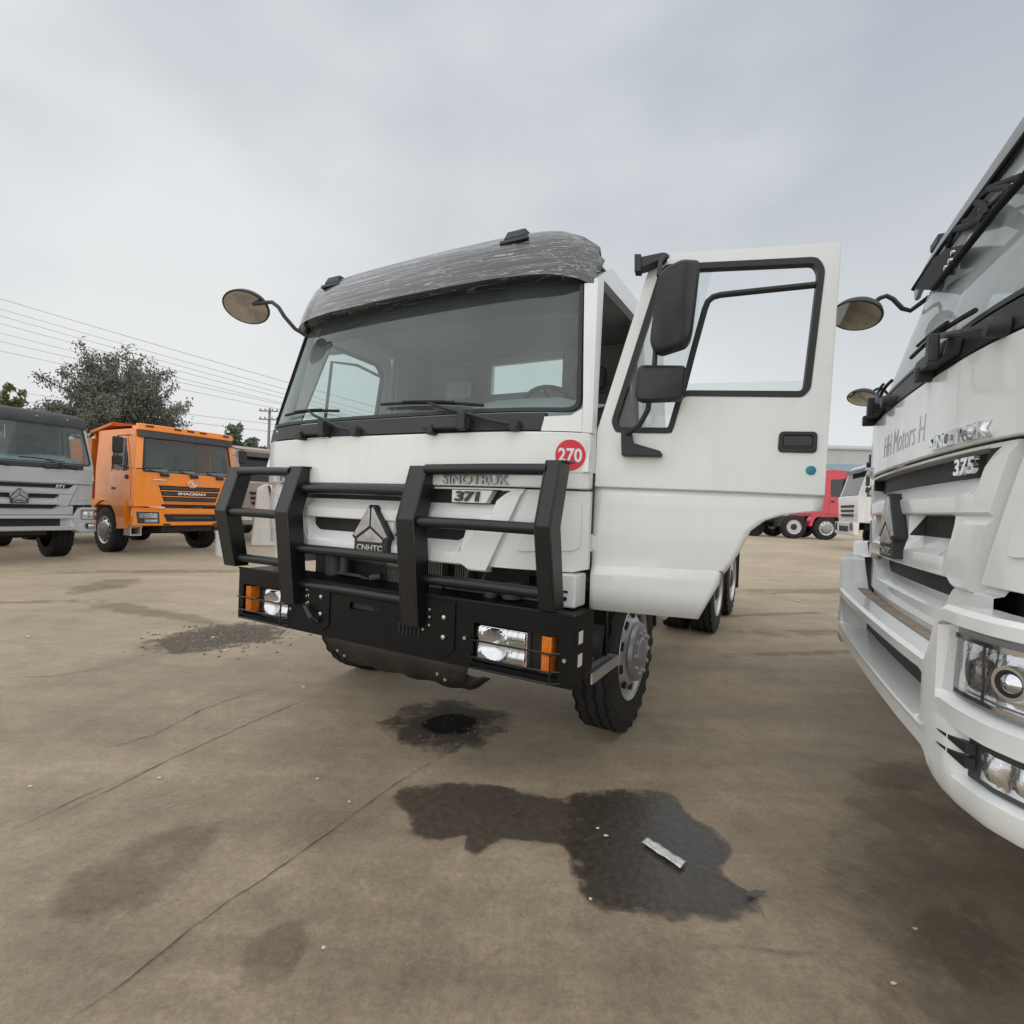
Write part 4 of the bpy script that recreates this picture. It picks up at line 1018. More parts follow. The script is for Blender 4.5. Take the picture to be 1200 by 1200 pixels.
for s_, (x0, x1, iu) in (((1), (.755, 1.035, 1.15)), ((-1), (-.945, -.715, -1.115))):
    lo = MB(); lo.box(x0, x1, .025, .074, hz0 + .012, hz1 - .012)
    lamp = lo.build('headlight', M['reflector'], bm_, bevel=.008)
    MB().box(x0 + .004, x1 - .004, -.008, -.004, hz0 + .014, hz1 - .014).build('headlight_glass', M['lens'], lamp)
    bw = MB(); xm = x0 + (x1 - x0) * .36; zm = (hz0 + hz1) / 2; P = []
    for j in range(25):
        z = hz0 + .018 + (hz1 - hz0 - .036) * j / 24; row = []
        for i in range(49):
            x = x0 + .006 + (x1 - x0 - .012) * i / 48; r_ = math.hypot(x - xm, (z - zm) * 1.1)
            if r_ < .088: y = -.002 + .0255 * (1 - (r_ / .088) ** 2) - (.022 if r_ < .014 else 0)
            else: y = .004 + .011 * abs(math.sin((x - x0) * 105)) + .004 * math.sin((z - hz0) * 60 + 2)
            row.append((x, y, z))
        P.append(row)
    bw.grid(P).build('lamp_bowl', M['reflector_plain'], lamp, smooth=25)
    am_ = MB()
    for z0, z1 in ((hz0 + .014, (hz0 + hz1) / 2 - .006), ((hz0 + hz1) / 2 + .004, hz1 - .014)): am_.box(iu - .026, iu + .026, .006, .074, z0, z1)
    for k in range(5): am_.box(iu - .024 + k * .011, iu - .019 + k * .011, .003, .006, hz0 + .016, hz1 - .016)
    am_.build('indicator', M['amber'], bm_, bevel=.004)
    gd = MB(); ga, gb = (hl[1] if s_ > 0 else hl[0])
    ga -= .02; gb += .012
    for z in (hz0 - .02, hz0 + .035, (hz0 + hz1) / 2 + .020):
        gd.tube([(ga, -.002, z), (ga + .03, -.035, z), (gb - .04, -.035, z), (gb, -.002, z)], .0055, 6)
    gd.tube([(gb - .038, -.035, hz0 - .02), (gb - .038, -.035, (hz0 + hz1) / 2 + .020)], .0045, 6)
    gd.build('lamp_guard', M['black_metal'], bm_)
    sb = MB(); sb.lathe([(-.01, .010), (0, .012)], (gb + .022, 0, .76), 'Y', 8); sb.lathe([(-.01, .010), (0, .012)], (ga - .03, 0, .78), 'Y', 8); sb.build('guard_bolt', M['bolt'], bm_, split=True)
for z in (.855, .745):
    MB().box(BR, BR + .002, .075, .125, z - .03, z + .03).build('side_label', M['sticker_white'], bm_)

# --- what shows under and behind the bumper
ra = MB(); ra.box(-.85, .85, .34, .38, .80, 1.20); ra.build('radiator_frame', M['chassis'], TA)
fi = MB()
for x0, k in ((-.10, 9), (.14, 12), (.42, 6)):
    for i in range(k): fi.box(x0 + i * .016, x0 + i * .016 + .007, .265, .33, .93, 1.12)
fi.build('radiator_fin', M['fins'], TA)['kind'] = 'stuff'
en = MB()
en.lathe([(-.10, .05), (.10, .05)], (-.56, .24, 1.06), 'Z', 16); en.lathe([(-.09, .032), (.09, .032)], (-.47, .25, 1.07), 'Z', 12)
en.tube([(-.42, .23, 1.11), (-.05, .23, 1.085)], .025, 10); en.tube([(-.05, .23, 1.085), (.10, .23, 1.075)], .032, 10, mi=1)
en.tube([(-.60, .22, .99), (-.30, .22, .985), (-.22, .25, .96)], .012, 6); en.tube([(-.2, .22, .985), (-.12, .23, 1.0)], .022, 8)
en.box(-.75, -.15, .24, .30, .935, .955)
en.lathe([(-.03, .04), (.03, .045)], (.70, .22, .995), 'Z', 16); en.lathe([(-.025, .05), (.06, .055)], (.84, .20, 1.0), 'Z', 16)
en.tube([(.50, .26, 1.02), (.52, .26, 1.13)], .012, 6, mi=1); en.tube([(.60, .25, 1.0), (.66, .24, 1.12)], .010, 6)
for i in range(5): en.box(.395 + i * .016, .403 + i * .016, .20, .26, .985, 1.03, 1)
en.box(.36, 1.1, .25, .29, .97, .985)
en.build('engine_fitting', [M['engine'], M['fins']], TA, bevel=.003)
ft = MB(); ft.box(1.105, 1.225, .155, .30, .975, 1.145); f_ = ft.build('cab_corner_bracket', M['white'], TA, bevel=.012, segs=3)
ht = MB(); ht.lathe([(-.001, .012), (.001, .012)], (1.17, .154, 1.02), 'Y', 12); ht.box(1.15, 1.185, .152, .1549, 1.05, 1.062); ht.build('bracket_hole', M['seal'], f_)
sk = MB(); P = []
for j, (y, z) in enumerate([(.07, .62), (.10, .535), (.16, .47), (.26, .40), (.40, .36), (.62, .35)]):
    P.append([(-.43 + .34 * (j / 5) ** 1.3 * .6 + (1.10 - .40 * (j / 5) ** 1.2) * i / 14, y, z + (.014 if i % 4 in (1, 2) else 0) * (j > 0)) for i in range(15)])
sk.grid(P); s1 = sk.build('skid_plate', M['skid'], TA, smooth=40); md = s1.modifiers.new('t', 'SOLIDIFY'); md.thickness = .008
sb = MB()
for x in (-.33, -.29, .45, .49): sb.lathe([(-.012, .009), (0, .012)], (x, .095 + (.02 if x in (-.29, .49) else 0), .525 - (.03 if x in (-.29, .49) else 0)), 'Y', 8)
sb.build('skid_bolt', M['bolt'], s1, split=True)
fa = MB(); fa.tube([(-1.0, 1.22, .50), (1.0, 1.22, .50)], .065, 12); fa.box(-.55, -.25, 1.05, 1.45, .42, .62); fa.box(-.30, .45, .55, 1.8, .55, .98); fa.build('front_axle', M['chassis'], TA)
chassis(TA, .45, 8.2)
tyre_wheel(TA, 1.105, 1.24, .53, 1, r=.53, w=.235); tyre_wheel(TA, -1.105, 1.24, .53, -1, r=.53, w=.235)
for y in (4.75, 6.15):
    for s_ in (1, -1):
        tyre_wheel(TA, s_ * 1.135, y, .53, s_, r=.53, w=.27, kind='rear'); tyre_wheel(TA, s_ * .80, y, .53, s_, r=.53, w=.27, kind='rear')
    ax = MB(); ax.tube([(-.9, y, .53), (.9, y, .53)], .08, 12); ax.lathe([(-.2, .05), (-.1, .2), (.1, .2), (.2, .05)], (0, y, .53), 'Y', 16); ax.build('rear_axle', M['chassis'], TA)
# entry step behind the bumper
sp = MB(); sp.box(.95, 1.275, .285, .70, .600, .615)
for k in range(6): sp.box(.985 + .045 * k, 1.010 + .045 * k, .295, .69, .616, .628, 1)
sp.box(1.276, 1.286, .285, .71, .575, .632, 1); sp.box(.95, 1.275, .701, .71, .575, .632, 1)
sp.box(.90, .93, .30, .66, .60, .95)
sp.prism([(.94, .66, .63), (1.23, .66, .63), (1.23, .62, 1.0), (.94, .62, 1.0)], (0, .012, 0))
sp.box(1.19, 1.24, .28, .33, .63, .95)
sp.build('entry_step', [M['black_metal'], M['steel']], TA)
wa = MB(); P = []
for i in range(15):
    a = math.pi * (0.02 + .96 * i / 14); P.append([(x, 1.22 - math.cos(a) * .64, .55 + math.sin(a) * .62) for x in (.82, 1.22)])
wa.grid(P); o = wa.build('wheel_arch', M['black_plastic'], TA); o.modifiers.new('t', 'SOLIDIFY').thickness = .012
tk = MB(); tk.prism([(.55, 2.45, .50), (1.16, 2.45, .50), (1.16, 2.45, 1.02), (.55, 2.45, 1.02)], (0, 1.2, 0)); tk.build('fuel_tank', M['white'], TA, bevel=.06, segs=3)
a2 = MB(); a2.tube([(.98, 2.12, .70), (.98, 2.42, .70)], .14, 18); a2.build('air_tank', M['chassis'], TA)
mf = MB(); mf.box(.68, 1.27, 6.95, 6.965, .30, .95); mf.box(.68, 1.27, 4.02, 4.032, .62, .95); mf.build('mud_flap', M['rubber'], TA, split=True)
mg = MB(); mg.box(.62, 1.28, 6.80, 6.95, .98, 1.02); mg.build('rear_cross_member', M['white'], TA)

# ------------------------------------------------------------------ road bumper used by the second white truck and the silver one
BPATH = [(0, -.075), (.3, -.073), (.6, -.068), (.9, -.055), (1.05, -.035), (1.15, -.005), (1.22, .04), (1.27, .10), (1.30, .18), (1.315, .30), (1.32, .48), (1.32, .78)]
_cum = [0.0]
for (a, b), (c, d) in zip(BPATH, BPATH[1:]): _cum.append(_cum[-1] + math.hypot(c - a, d - b))
BLEN = _cum[-1]
def bpos(s_, z, off=0.0):
    """point on the bumper face at arc length s_ from the middle; off = inwards along the normal."""
    a = min(abs(s_), BLEN - 1e-6); i = max(k for k in range(len(_cum)) if _cum[k] <= a); i = min(i, len(BPATH) - 2)
    t = (a - _cum[i]) / (_cum[i + 1] - _cum[i]); p = Vector(BPATH[i]).lerp(Vector(BPATH[i + 1]), t)
    def tang(k):
        q = Vector(BPATH[min(k + 1, len(BPATH) - 1)]) - Vector(BPATH[max(k - 1, 0)]); return q.normalized()
    tg = tang(i).lerp(tang(i + 1), t).normalized(); n = Vector((-tg.y, tg.x))
    p = p + n * off
    return (math.copysign(p.x, s_) if abs(s_) > 1e-9 else 0.0, p.y, z)
def road_bumper(root, pm):
    ss = []; k = 150
    ss = [-BLEN + 2 * BLEN * i / k for i in range(k + 1)]
    p = lambda s_: sm(.85, .95, abs(s_))
    o = lambda s_: 1 - sm(.62, .84, abs(s_))
    h = lambda s_: .045 * sm(.94, .952, abs(s_)) * (1 - sm(1.62, 1.65, abs(s_)))
    f = lambda s_: .040 * sm(1.03, 1.06, abs(s_)) * (1 - sm(1.36, 1.40, abs(s_)))
    rows = [((.930, .14), (1.10, .12), 0), ((.932, .006), (1.105, .012), 0), ((.918, -.004), (1.092, 0), 0), ((.890, 0), (1.060, 0), 0), ((.884, 0), (1.052, 'h'), 0),
            ((.875, 'o'), (.86, 'h'), 1), ((.738, 'o'), (.842, 0), 1), ((.730, 0), (.80, .004), 0), ((.722, -.004), (.788, .004), 0), ((.714, 0), (.780, 'f'), 0),
            ((.70, 0), (.672, 'f'), 0), ((.688, 0), (.660, .0), 0), ((.665, .0), (.615, 0), 0), ((.650, .012), (.590, .015), 0), ((.642, .05), (.58, .05), 0), ((.64, .2), (.578, .2), 0)]
    P = []
    for (zc, oc), (zp, op), _ in rows:
        row = []
        for s_ in ss:
            q = p(s_); vc = .115 * o(s_) if oc == 'o' else oc; vp = h(s_) if op == 'h' else f(s_) if op == 'f' else op
            row.append(bpos(s_, zc + (zp - zc) * q, vc * (1 - q) + vp * q))
        P.append(row)
    b = MB().grid(P, lambda i, j: 1 if i == 5 and abs(ss[j]) < .66 and abs(ss[j + 1]) < .66 else 0).build('bumper', [pm, M['mesh_black']], root, smooth=35)
    MB().grid([[bpos(-.86 + 1.72 * i / 30, .934, y) for i in range(31)] for y in (.085, .137)]).build('dust_film', M['dirt'], b)
    for s_ in (1, -1):
        def strip(z0, z1, a0, a1, off, nn=14, slant=0.0):
            return [[bpos(s_ * (a0 + (a1 - a0) * i / nn + (slant if z == z1 else 0)), z, off) for i in range(nn + 1)] for z in (z0, z1)]
        # headlight: dark bezel, bright bowl with a projector, clear cover
        bz = MB(); bz.grid(strip(.862, 1.048, .952, 1.62, .034, slant=.02)); hl = bz.build('headlight', M['visor_grey'], b)
        rf = MB(); P = []
        for j in range(9):
            z = .885 + .145 * j / 8
            P.append([bpos(s_ * (0.985 + .605 * i / 28 + .02 * j / 8), z, .034 - .012 * abs(math.sin(i * .55)) * math.sin(math.pi * j / 8)) for i in range(29)])
        rf.grid(P).build('lamp_reflector', M['reflector'], hl, smooth=60)
        for a, r in ((1.195, .044), (1.40, .046)):
            x, y, z = bpos(s_ * a, .955, .03); ring = []
            tx, ty, _ = bpos(s_ * (a + .01), .955, .03); t = Vector((tx - x, ty - y, 0)).normalized(); up = Vector((0, 0, 1)); n = t.cross(up) * s_
            if n.y > 0: n = -n
            pj = MB(); c = Vector((x, y, z))
            for rr, d in ((r, .004), (r * .92, .018), (r * .74, .018), (r * .70, .006), (r * .4, .022), (.004, .028)):
                ring.append([c + t * rr * math.cos(2 * math.pi * k / 24) + up * rr * math.sin(2 * math.pi * k / 24) + n * d for k in range(25)])
            pj.grid(ring, lambda i, j: 1 if i == 2 else 0).build('projector', [M['chrome'], M['seal']], hl, smooth=50)
        for zz in (.882, 1.030):
            MB().grid([[bpos(s_ * (1.0 + .58 * i / 20), zz + dz_, .016 + .012 * k_) for i in range(21)] for dz_, k_ in ((-.006, 0), (.006, 0), (.006, 1), (-.006, 1))]).build('lamp_trim', M['chrome'], hl)
        for a in (1.115, 1.275):
            MB().grid([[bpos(s_ * (a + da), .885 + .14 * j / 6, .016) for j in range(7)] for da in (0, .012)]).build('lamp_divider', M['dark_plastic'], hl)
        MB().grid(strip(.872, 1.042, .965, 1.61, .004, 20, .03)).build('headlight_glass', M['lens'], hl)
        # fog lamp with two fins at its inner end
        fg = MB(); fg.grid(strip(.674, .776, 1.06, 1.38, .030)); fo = fg.build('fog_lamp', M['dark_plastic'], b)
        P = []
        for j in range(5):
            P.append([bpos(s_ * (1.11 + .25 * i / 16), .688 + .075 * j / 4, .028 - .016 * abs(math.sin(i * .6)) * math.sin(math.pi * j / 4)) for i in range(17)])
        MB().grid(P).build('lamp_reflector', M['reflector'], fo, smooth=60)
        MB().grid(strip(.678, .772, 1.10, 1.37, .006)).build('fog_glass', M['lens'], fo)
        for zz in (.715, .752):
            fn = MB(); fn.prism([bpos(s_ * .965, zz + .004, -.006), bpos(s_ * 1.09, zz + .016, .004), bpos(s_ * 1.09, zz - .012, .004)], Vector((0, .02, 0))); fn.build('lamp_fin', M['black_plastic'], fo)
    gap = MB(); gap.box(-1.2, 1.2, .16, .20, .70, 1.16); gap.build('inner_panel', M['mesh_black'], root)
    return b

def plain_visor(root, m, z0=2.70, z1=2.775, y0=.27):
    P = []
    n = 30
    for dy, z in ((.07, z1 + .03), (.0, z1), (-.004, z1 - .01), (.0, z0 + .01), (.004, z0), (.016, z0 - .002), (.03, z0 + .01)):
        P.append([((t := -1 + 2 * i / n) * 1.155, y0 + dy + .03 * abs(t) ** 4, z - .018 * abs(t) ** 5) for i in range(n + 1)])
    return MB().grid(P).build('sun_visor', m, root, smooth=50)

YB = 1.998
TB = thing('truck', 'white truck cut off at the right edge, number 375 on its nose', 'truck', (1.656, 2.338, .144), -YB, 'white trucks with slatted grilles')
howo_cab(TB, M['white'], num='375', blind=False, gm='windscreen_painted_sky')
road_bumper(TB, M['white'])
vb = plain_visor(TB, M['visor_grey'])
def wiper_park(root):
    pass
# pierced bracket plate between visor and glass
def bmap(u, z):
    t = max(0, min(1, (z - 2.55) / .155)); y = .12 + .15 * t; k = (y + .54) / .81
    return (2.81 + (u - 2.81) * k, y, 1.33 + (z - 1.33) * k)
br = MB()
def bar_(pts, r): br.tube([bmap(*p) for p in pts], r, 8)
def vplate(poly): br.prism([bmap(*p) for p in poly], (0, .012, .004))
rail = [(-.62, 2.555), (-.35, 2.553), (-.1, 2.553), (.15, 2.556), (.384, 2.545), (.75, 2.545), (1.05, 2.55)]
for sg_ in (1,):
    bar_(rail, .013)
vis = [(-1.05, 2.715), (-.7, 2.722), (-.506, 2.722), (.023, 2.705), (.369, 2.695), (.8, 2.695), (1.05, 2.70)]
bar_(vis, .012)
vplate([(-1.05, 2.715), (-.68, 2.735), (-.43, 2.67), (-.20, 2.585), (-.12, 2.556), (-.36, 2.549), (-.51, 2.56), (-.668, 2.562)])
bar_([(-.43, 2.68), (-.32, 2.715)], .010); bar_([(-.32, 2.712), (-.25, 2.688), (-.17, 2.652), (.01, 2.602), (.05, 2.570)], .016)
bar_([(-.20, 2.69), (-.12, 2.655), (0.0, 2.632), (.03, 2.60)], .012); bar_([(-.05, 2.695), (.02, 2.65), (.06, 2.61), (.07, 2.58)], .014)
bar_([(-.01, 2.695), (.07, 2.682), (.24, 2.60), (.30, 2.56)], .011); bar_([(.05, 2.615), (.13, 2.600), (.26, 2.575)], .008)
bar_([(.07, 2.69), (.22, 2.628), (.383, 2.558)], .010)
bk = br.build('visor_bracket', M['flat_black'], vb, smooth=40)
nt = MB()
for u, z in ((-.31, 2.60), (-.34, 2.575), (-.40, 2.568)): nt.lathe([(-.012, .010), (0, .012)], Vector(bmap(u, z)) + Vector((0, -.002, 0)), 'Y', 8)
nt.build('bracket_bolt', M['bolt'], bk, split=True)
ml = MB(); ml.box(-.74, -.60, .27, .36, 2.785, 2.83); ml.build('marker_lamp', M['black_plastic'], vb, bevel=.008)
ml = MB(); ml.box(.56, .70, .27, .36, 2.785, 2.83); ml.build('marker_lamp', M['black_plastic'], vb, bevel=.008)
round_mirror(TB, (-1.12, .40, 2.69), [(-1.17, .375, 2.70), (-1.2, .34, 2.675), (-1.2, .292, 2.637), (-1.2, .25, 2.655), (-1.2, .20, 2.72), (-1.2, .165, 2.745), (-1.2, .13, 2.735), (-1.2, .075, 2.69)], (-1.21, .01, 2.648), .16, (0.35, -0.35, -0.87))
letters('faded_lettering', text_mesh('HH Motors H', -.30, .375, 1.635, 1.735, fplace(.0065), .0006, .15, -.01), M['grey_print'], TB)
side_mirror(TB, 1, M['white'])
for s_ in (1, -1): tyre_wheel(TB, s_ * 1.06, 1.22, .391, s_, r=.535, w=.29)
fa = MB(); fa.tube([(-1.0, 1.22, .36), (1.0, 1.22, .36)], .065, 12); fa.box(-.4, .4, .5, 1.8, .50, .95); fa.build('front_axle', M['chassis'], TB)
chassis(TB, .5, 7.0)
for y in (4.6, 5.95):
    for s_ in (1, -1): tyre_wheel(TB, s_ * 1.08, y, .386, s_, r=.53, w=.29, kind='rear')
# the same kind of truck parked close beyond it, set back a little
TC = copy_tree(TB)
TC['label'] = 'white truck hidden behind the 375 truck, only round mirror and bumper corner showing'
TC.location = TB.matrix_world @ Vector((0, 0, 0))
_rot = Matrix.Rotation(-YB, 4, 'Z'); TC.location = Vector((1.656, 2.338, .144)) + (_rot @ Vector((-2.78, .47, 0)))

# ------------------------------------------------------------------ silver truck at the left edge
YS = R(-60)
def local(ox, oy, yaw):
    return lambda X, Y: (ox + X * math.cos(yaw) + Y * math.sin(yaw), oy - X * math.sin(yaw) + Y * math.cos(yaw))
TS = thing('truck', 'silver grey truck with dark sun visor at the left edge', 'truck', (-9.22, 9.95, 0), -YS, 'trucks parked in a row on the left')
howo_cab(TS, M['silver'], num='371', blind=False)
road_bumper(TS, M['silver'])
P = []
n = 24
for dy, z in ((.16, 3.0), (.06, 2.98), (.0, 2.93), (-.03, 2.80), (-.02, 2.735), (.02, 2.74)):
    P.append([((t := -1 + 2 * i / n) * 1.17, yf(t * 1.17, 2.76) + dy, z - .04 * abs(t) ** 5) for i in range(n + 1)])
sv = MB().grid(P).build('sun_visor', M['dark_plastic'], TS, smooth=50)
for u in (-.8, -.3, .3, .8): MB().lathe([(-.012, .014), (0.01, .018)], (u, yf(u, 2.76) - .02, 2.87), 'Y', 10).build('visor_screw', M['bolt'], sv)
for s_ in (1, -1): tyre_wheel(TS, s_ * 1.02, 1.35, .53, s_, r=.53, w=.32)
for y in (4.6, 5.95):
    for s_ in (1, -1): tyre_wheel(TS, s_ * 1.03, y, .53, s_, r=.53, w=.32, kind='rear')
chassis(TS, .5, 7.0)
fa = MB(); fa.tube([(-1.0, 1.35, .50), (1.0, 1.35, .50)], .08, 12); fa.box(-.5, .5, .25, 1.8, .55, .9); fa.build('front_axle', M['chassis'], TS)
tkl = MB(); tkl.prism([(-1.15, 2.5, .5), (-.55, 2.5, .5), (-.55, 2.5, 1.0), (-1.15, 2.5, 1.0)], (0, 1.2, 0)); tkl.build('fuel_tank', M['silver'], TS, bevel=.05, segs=3)
sdk = MB(); sdk.lathe([(-.02, .02), (0, .045), (.10, .03)], (-.55, .2, .50), 'Z', 10); sdk.build('tow_pin', M['bolt'], TS)

# ------------------------------------------------------------------ orange dump truck
def yo(u, z):
    s_ = max(-1.1, min(1.1, u / 1.2)); return .0 + .04 * s_ ** 2 + .07 * s_ ** 8 + .17 * max(0, z - 1.95)
def dump_truck(root, pm):
    def fp(poly, off, th=.03, mb=None, mi=0): return fpatch(poly, off, th, .1, .2, mb, yo, mi)
    b = MB()
    prof = [(.12, 1.12), (.12, 1.95), (.27, 2.93), (.40, 3.02), (.9, 3.0), (2.0, 2.93), (2.0, 1.12)]
    for s_ in (1, -1):
        X = s_ * 1.20
        f = lambda L: [(s_ * (1.20 - .07 * max(0, z - 1.95)), y, z) for y, z in L]
        b.ring(f([(.12, 1.12), (1.98, 1.12), (1.98, 2.0), (1.98, 2.92), (.27, 2.92), (.12, 1.95)]), f([(.30, 1.95), (.95, 1.95), (1.18, 1.98), (1.18, 2.68), (.62, 2.70), (.36, 2.1)]), (-s_ * .05, 0, 0))
    b.box(-1.15, 1.15, 1.94, 1.99, 1.13, 2.91)
    P = []
    for y, z in ((.24, 2.80), (.26, 2.92), (.38, 3.02), (.95, 3.03), (1.99, 2.95)):
        P.append([((t := -1 + 2 * i / 12) * 1.14, y + .05 * t ** 4, z - .05 * abs(t) ** 6) for i in range(13)])
    b.grid(P)
    b.build('cab_shell', pm, root, bevel=.02)
    ring = MB()
    for poly in ([(-1.2, 1.14), (1.2, 1.14), (1.2, 1.93), (-1.2, 1.93)], [(-1.2, 1.93), (-1.06, 1.93), (-1.0, 2.72), (-1.13, 2.72)], [(1.06, 1.93), (1.2, 1.93), (1.13, 2.72), (1.0, 2.72)]): fp(poly, 0, .05, ring)
    ring.build('front_panel', pm, root, smooth=25)
    fp([(-1.13, 2.88), (1.13, 2.88), (1.12, 3.03), (-1.12, 3.03)], -.07, .12).build('roof_visor', pm, root, bevel=.02)
    ml = MB()
    for u in (-.9, -.3, 0, .3, .9): ml.box(u - .08, u + .08, yo(u, 2.95) - .085, yo(u, 2.95) - .0701, 2.965, 3.0)
    ml.build('marker_lamp', M['black_plastic'], root, split=True)
    fp([(-1.10, 2.72), (1.10, 2.72), (1.09, 2.88), (-1.09, 2.88)], -.05, .04).build('sun_shade', M['dark_plastic'], root, bevel=.01)
    ws = rounded([(-1.07, 1.93), (1.07, 1.93), (1.0, 2.74), (-1.0, 2.74)], .09, 4)
    w = fp(ws, .004, .006); w = w.build('windscreen', M['windscreen'], root)
    ws2 = rounded([(-1.04, 1.96), (1.04, 1.96), (.97, 2.72), (-.97, 2.72)], .08, 4)
    dens = lambda L: [(u, yo(u, z) - .012, z) for u, z in L]
    MB().ring(dens(ws), dens(ws2), (0, .02, 0)).build('windscreen_seal', M['seal'], w)
    MB().box(-1.1, 1.1, 1.85, 1.93, 1.2, 2.8).build('cab_lining', M['interior'], root)
    db = MB(); db.box(-1.1, 1.1, .25, .75, 1.5, 2.02); db.build('dashboard', M['dash'], root, bevel=.05)
    for x in (-.6, .6):
        s = MB(); s.box(x - .24, x + .24, 1.35, 1.55, 1.6, 2.45); s.build('seat', M['seat'], root, bevel=.05)
    for x in (-.62, .05, .70):
        wp = MB(); wp.tube([(x, yo(x, 1.9) - .04, 1.90), (x - .35, yo(x, 1.99) - .035, 1.985)], .012, 6); wp.tube([(x - .60, yo(x, 2.0) - .02, 1.99), (x - .05, yo(x, 2.0) - .02, 2.03)], .012, 6); wp.build('wiper', M['black_plastic'], root)
        ft = MB(); ft.box(x - .09, x + .09, yo(x, 1.88) - .05, yo(x, 1.88), 1.84, 1.92); ft.build('wiper_foot', M['black_plastic'], root, bevel=.008)
    # grille: trapezoid of dark slats between orange lips, badge and letters
    gr = fp([(-.74, 1.66), (.74, 1.66), (.60, 1.24), (-.60, 1.24)], -.005, .04).build('grille', M['mesh_black'], root)
    for z0 in (1.635, 1.505, 1.375, 1.245):
        q = .60 + (z0 - 1.24) / .42 * .14
        fp([(-q, z0), (q, z0), (q + .006, z0 + .022), (-q - .006, z0 + .022)], -.03, .03).build('grille_slat', pm, gr)
    for z0 in (1.52, 1.39, 1.26):
        q = .60 + (z0 - 1.24) / .42 * .14
        fp([(-q + .02, z0 + .03), (q - .02, z0 + .03), (q, z0 + .09), (-q, z0 + .09)], -.018, .018).build('grille_louvre', M['dark_plastic'], gr, bevel=.006)
    fp([(-.66, 1.14), (.66, 1.14), (.66, 1.20), (-.66, 1.20)], -.004, .03).build('lower_slot', M['mesh_black'], root)
    letters('lettering', text_mesh('SHACMAN', -.33, .33, 1.425, 1.490, lambda u, z, d: (u, yo(u, z) - .022 - d, z), .02, 0, .05), M['chrome'], gr)
    bd = fp([(.13 * math.cos(a), 1.70 + .10 * math.sin(a)) for a in [2 * math.pi * i / 20 for i in range(20)]], -.05, .06).build('badge', pm, root, bevel=.01)
    MB().tube([(.10 * math.cos(2 * math.pi * i / 24), -.055, 1.70 + .075 * math.sin(2 * math.pi * i / 24)) for i in range(24)], .012, 8, True).build('badge_ring', M['chrome'], bd)
    MB().prism([(u, -.06, z) for u, z in ((-.06, 1.72), (-.01, 1.745), (.06, 1.735), (.015, 1.715), (.05, 1.69), (.0, 1.655), (-.05, 1.665), (.005, 1.685), (-.02, 1.705))], (0, .012, 0)).build('badge_symbol', M['chrome'], bd)
    MB().box(-.86, -.60, -.012, -.004, 1.755, 1.775).build('name_plate', M['chrome'], root)
    # bumper with lamps
    bp_ = MB()
    fp([(-1.25, .70), (1.25, .70), (1.22, 1.10), (-1.22, 1.10)], -.10, .14, bp_); bp_.build('bumper', pm, root, bevel=.02)
    fp([(-1.24, 1.085), (-.66, 1.085), (-.60, .985), (.60, .985), (.66, 1.085), (1.24, 1.085), (1.24, 1.11), (-1.24, 1.11)], -.115, .03).build('bumper_lip', pm, root, bevel=.006)
    fp([(-.58, .80), (.58, .80), (.66, .97), (-.66, .97)], -.112, .02).build('intake', M['mesh_black'], root)
    fp([(-.46, .86), (.46, .86), (.46, .92), (-.46, .92)], -.125, .015).build('intake_slat', M['dark_plastic'], root)
    for s_ in (1, -1):
        hl = fp([(s_ * u, z) for u, z in ((.74, .76), (1.16, .76), (1.19, 1.02), (.76, 1.02))], -.112, .02).build('headlight', M['dark_plastic'], root)
        fp([(s_ * u, z) for u, z in ((.79, .88), (1.14, .88), (1.15, .99), (.80, .99))], -.118, .012).build('lamp_reflector', M['reflector'], hl)
        fp([(s_ * u, z) for u, z in ((.79, .785), (1.04, .785), (1.04, .85), (.79, .85))], -.118, .012).build('lamp_reflector', M['reflector'], hl)
        fp([(s_ * u, z) for u, z in ((.76, .77), (1.15, .77), (1.17, 1.01), (.775, 1.01))], -.124, .003).build('headlight_glass', M['lens'], hl)
        sc = fp([(s_ * u, z) for u, z in ((.50, .715), (.66, .715), (.64, .75), (.52, .75))], -.108, .02).build('bumper_slot', M['mesh_black'], root)
        # side: door seams, glass, mirrors, fender over the wheel
        X = s_ * 1.205
        d = MB(); f = lambda L, o=0: [(s_ * (1.203 + o - .07 * max(0, z - 1.95)), y, z) for y, z in L]
        d.ring(f([(.26, 1.30), (1.24, 1.30), (1.24, 2.76), (.58, 2.78), (.27, 2.0)]), f([(.33, 1.92), (1.17, 1.92), (1.18, 2.68), (.62, 2.70), (.36, 2.1)]), (s_ * .012, 0, 0))
        dd = d.build('door', pm, root)
        MB().prism(f([(.33, 1.92), (1.18, 1.95), (1.18, 2.68), (.62, 2.70), (.36, 2.1)], -.02), (s_ * .004, 0, 0)).build('door_glass', M['dark_pane'], dd)
        MB().prism(f([(.555, 1.93), (.585, 1.93), (.60, 2.68), (.565, 2.66)], .0), (s_ * .015, 0, 0)).build('window_bar', M['seal'], dd)
        hb = MB(); hb.box(min(X, X + s_ * .03), max(X, X + s_ * .03), 1.06, 1.18, 1.74, 1.80) if 0 else hb.lathe([(-.03, .05), (.03, .05)], (X + s_ * .012, .40, 1.80), 'X', 10); hb.build('door_handle', M['black_plastic'], dd)
        MB().prism([(s_ * 1.2165, y, z) for y, z in ((.9, 1.50), (1.12, 1.50), (1.10, 1.56), (.92, 1.56))], (s_ * .003, 0, 0)).build('door_badge', M['dark_plastic'], dd)
        mr = MB().tube([(X, .35, 2.0), (s_ * 1.48, .25, 2.05), (s_ * 1.48, .25, 2.70), (X * .96, .42, 2.76)], .015, 6).build('mirror_arm', M['black_plastic'], root)
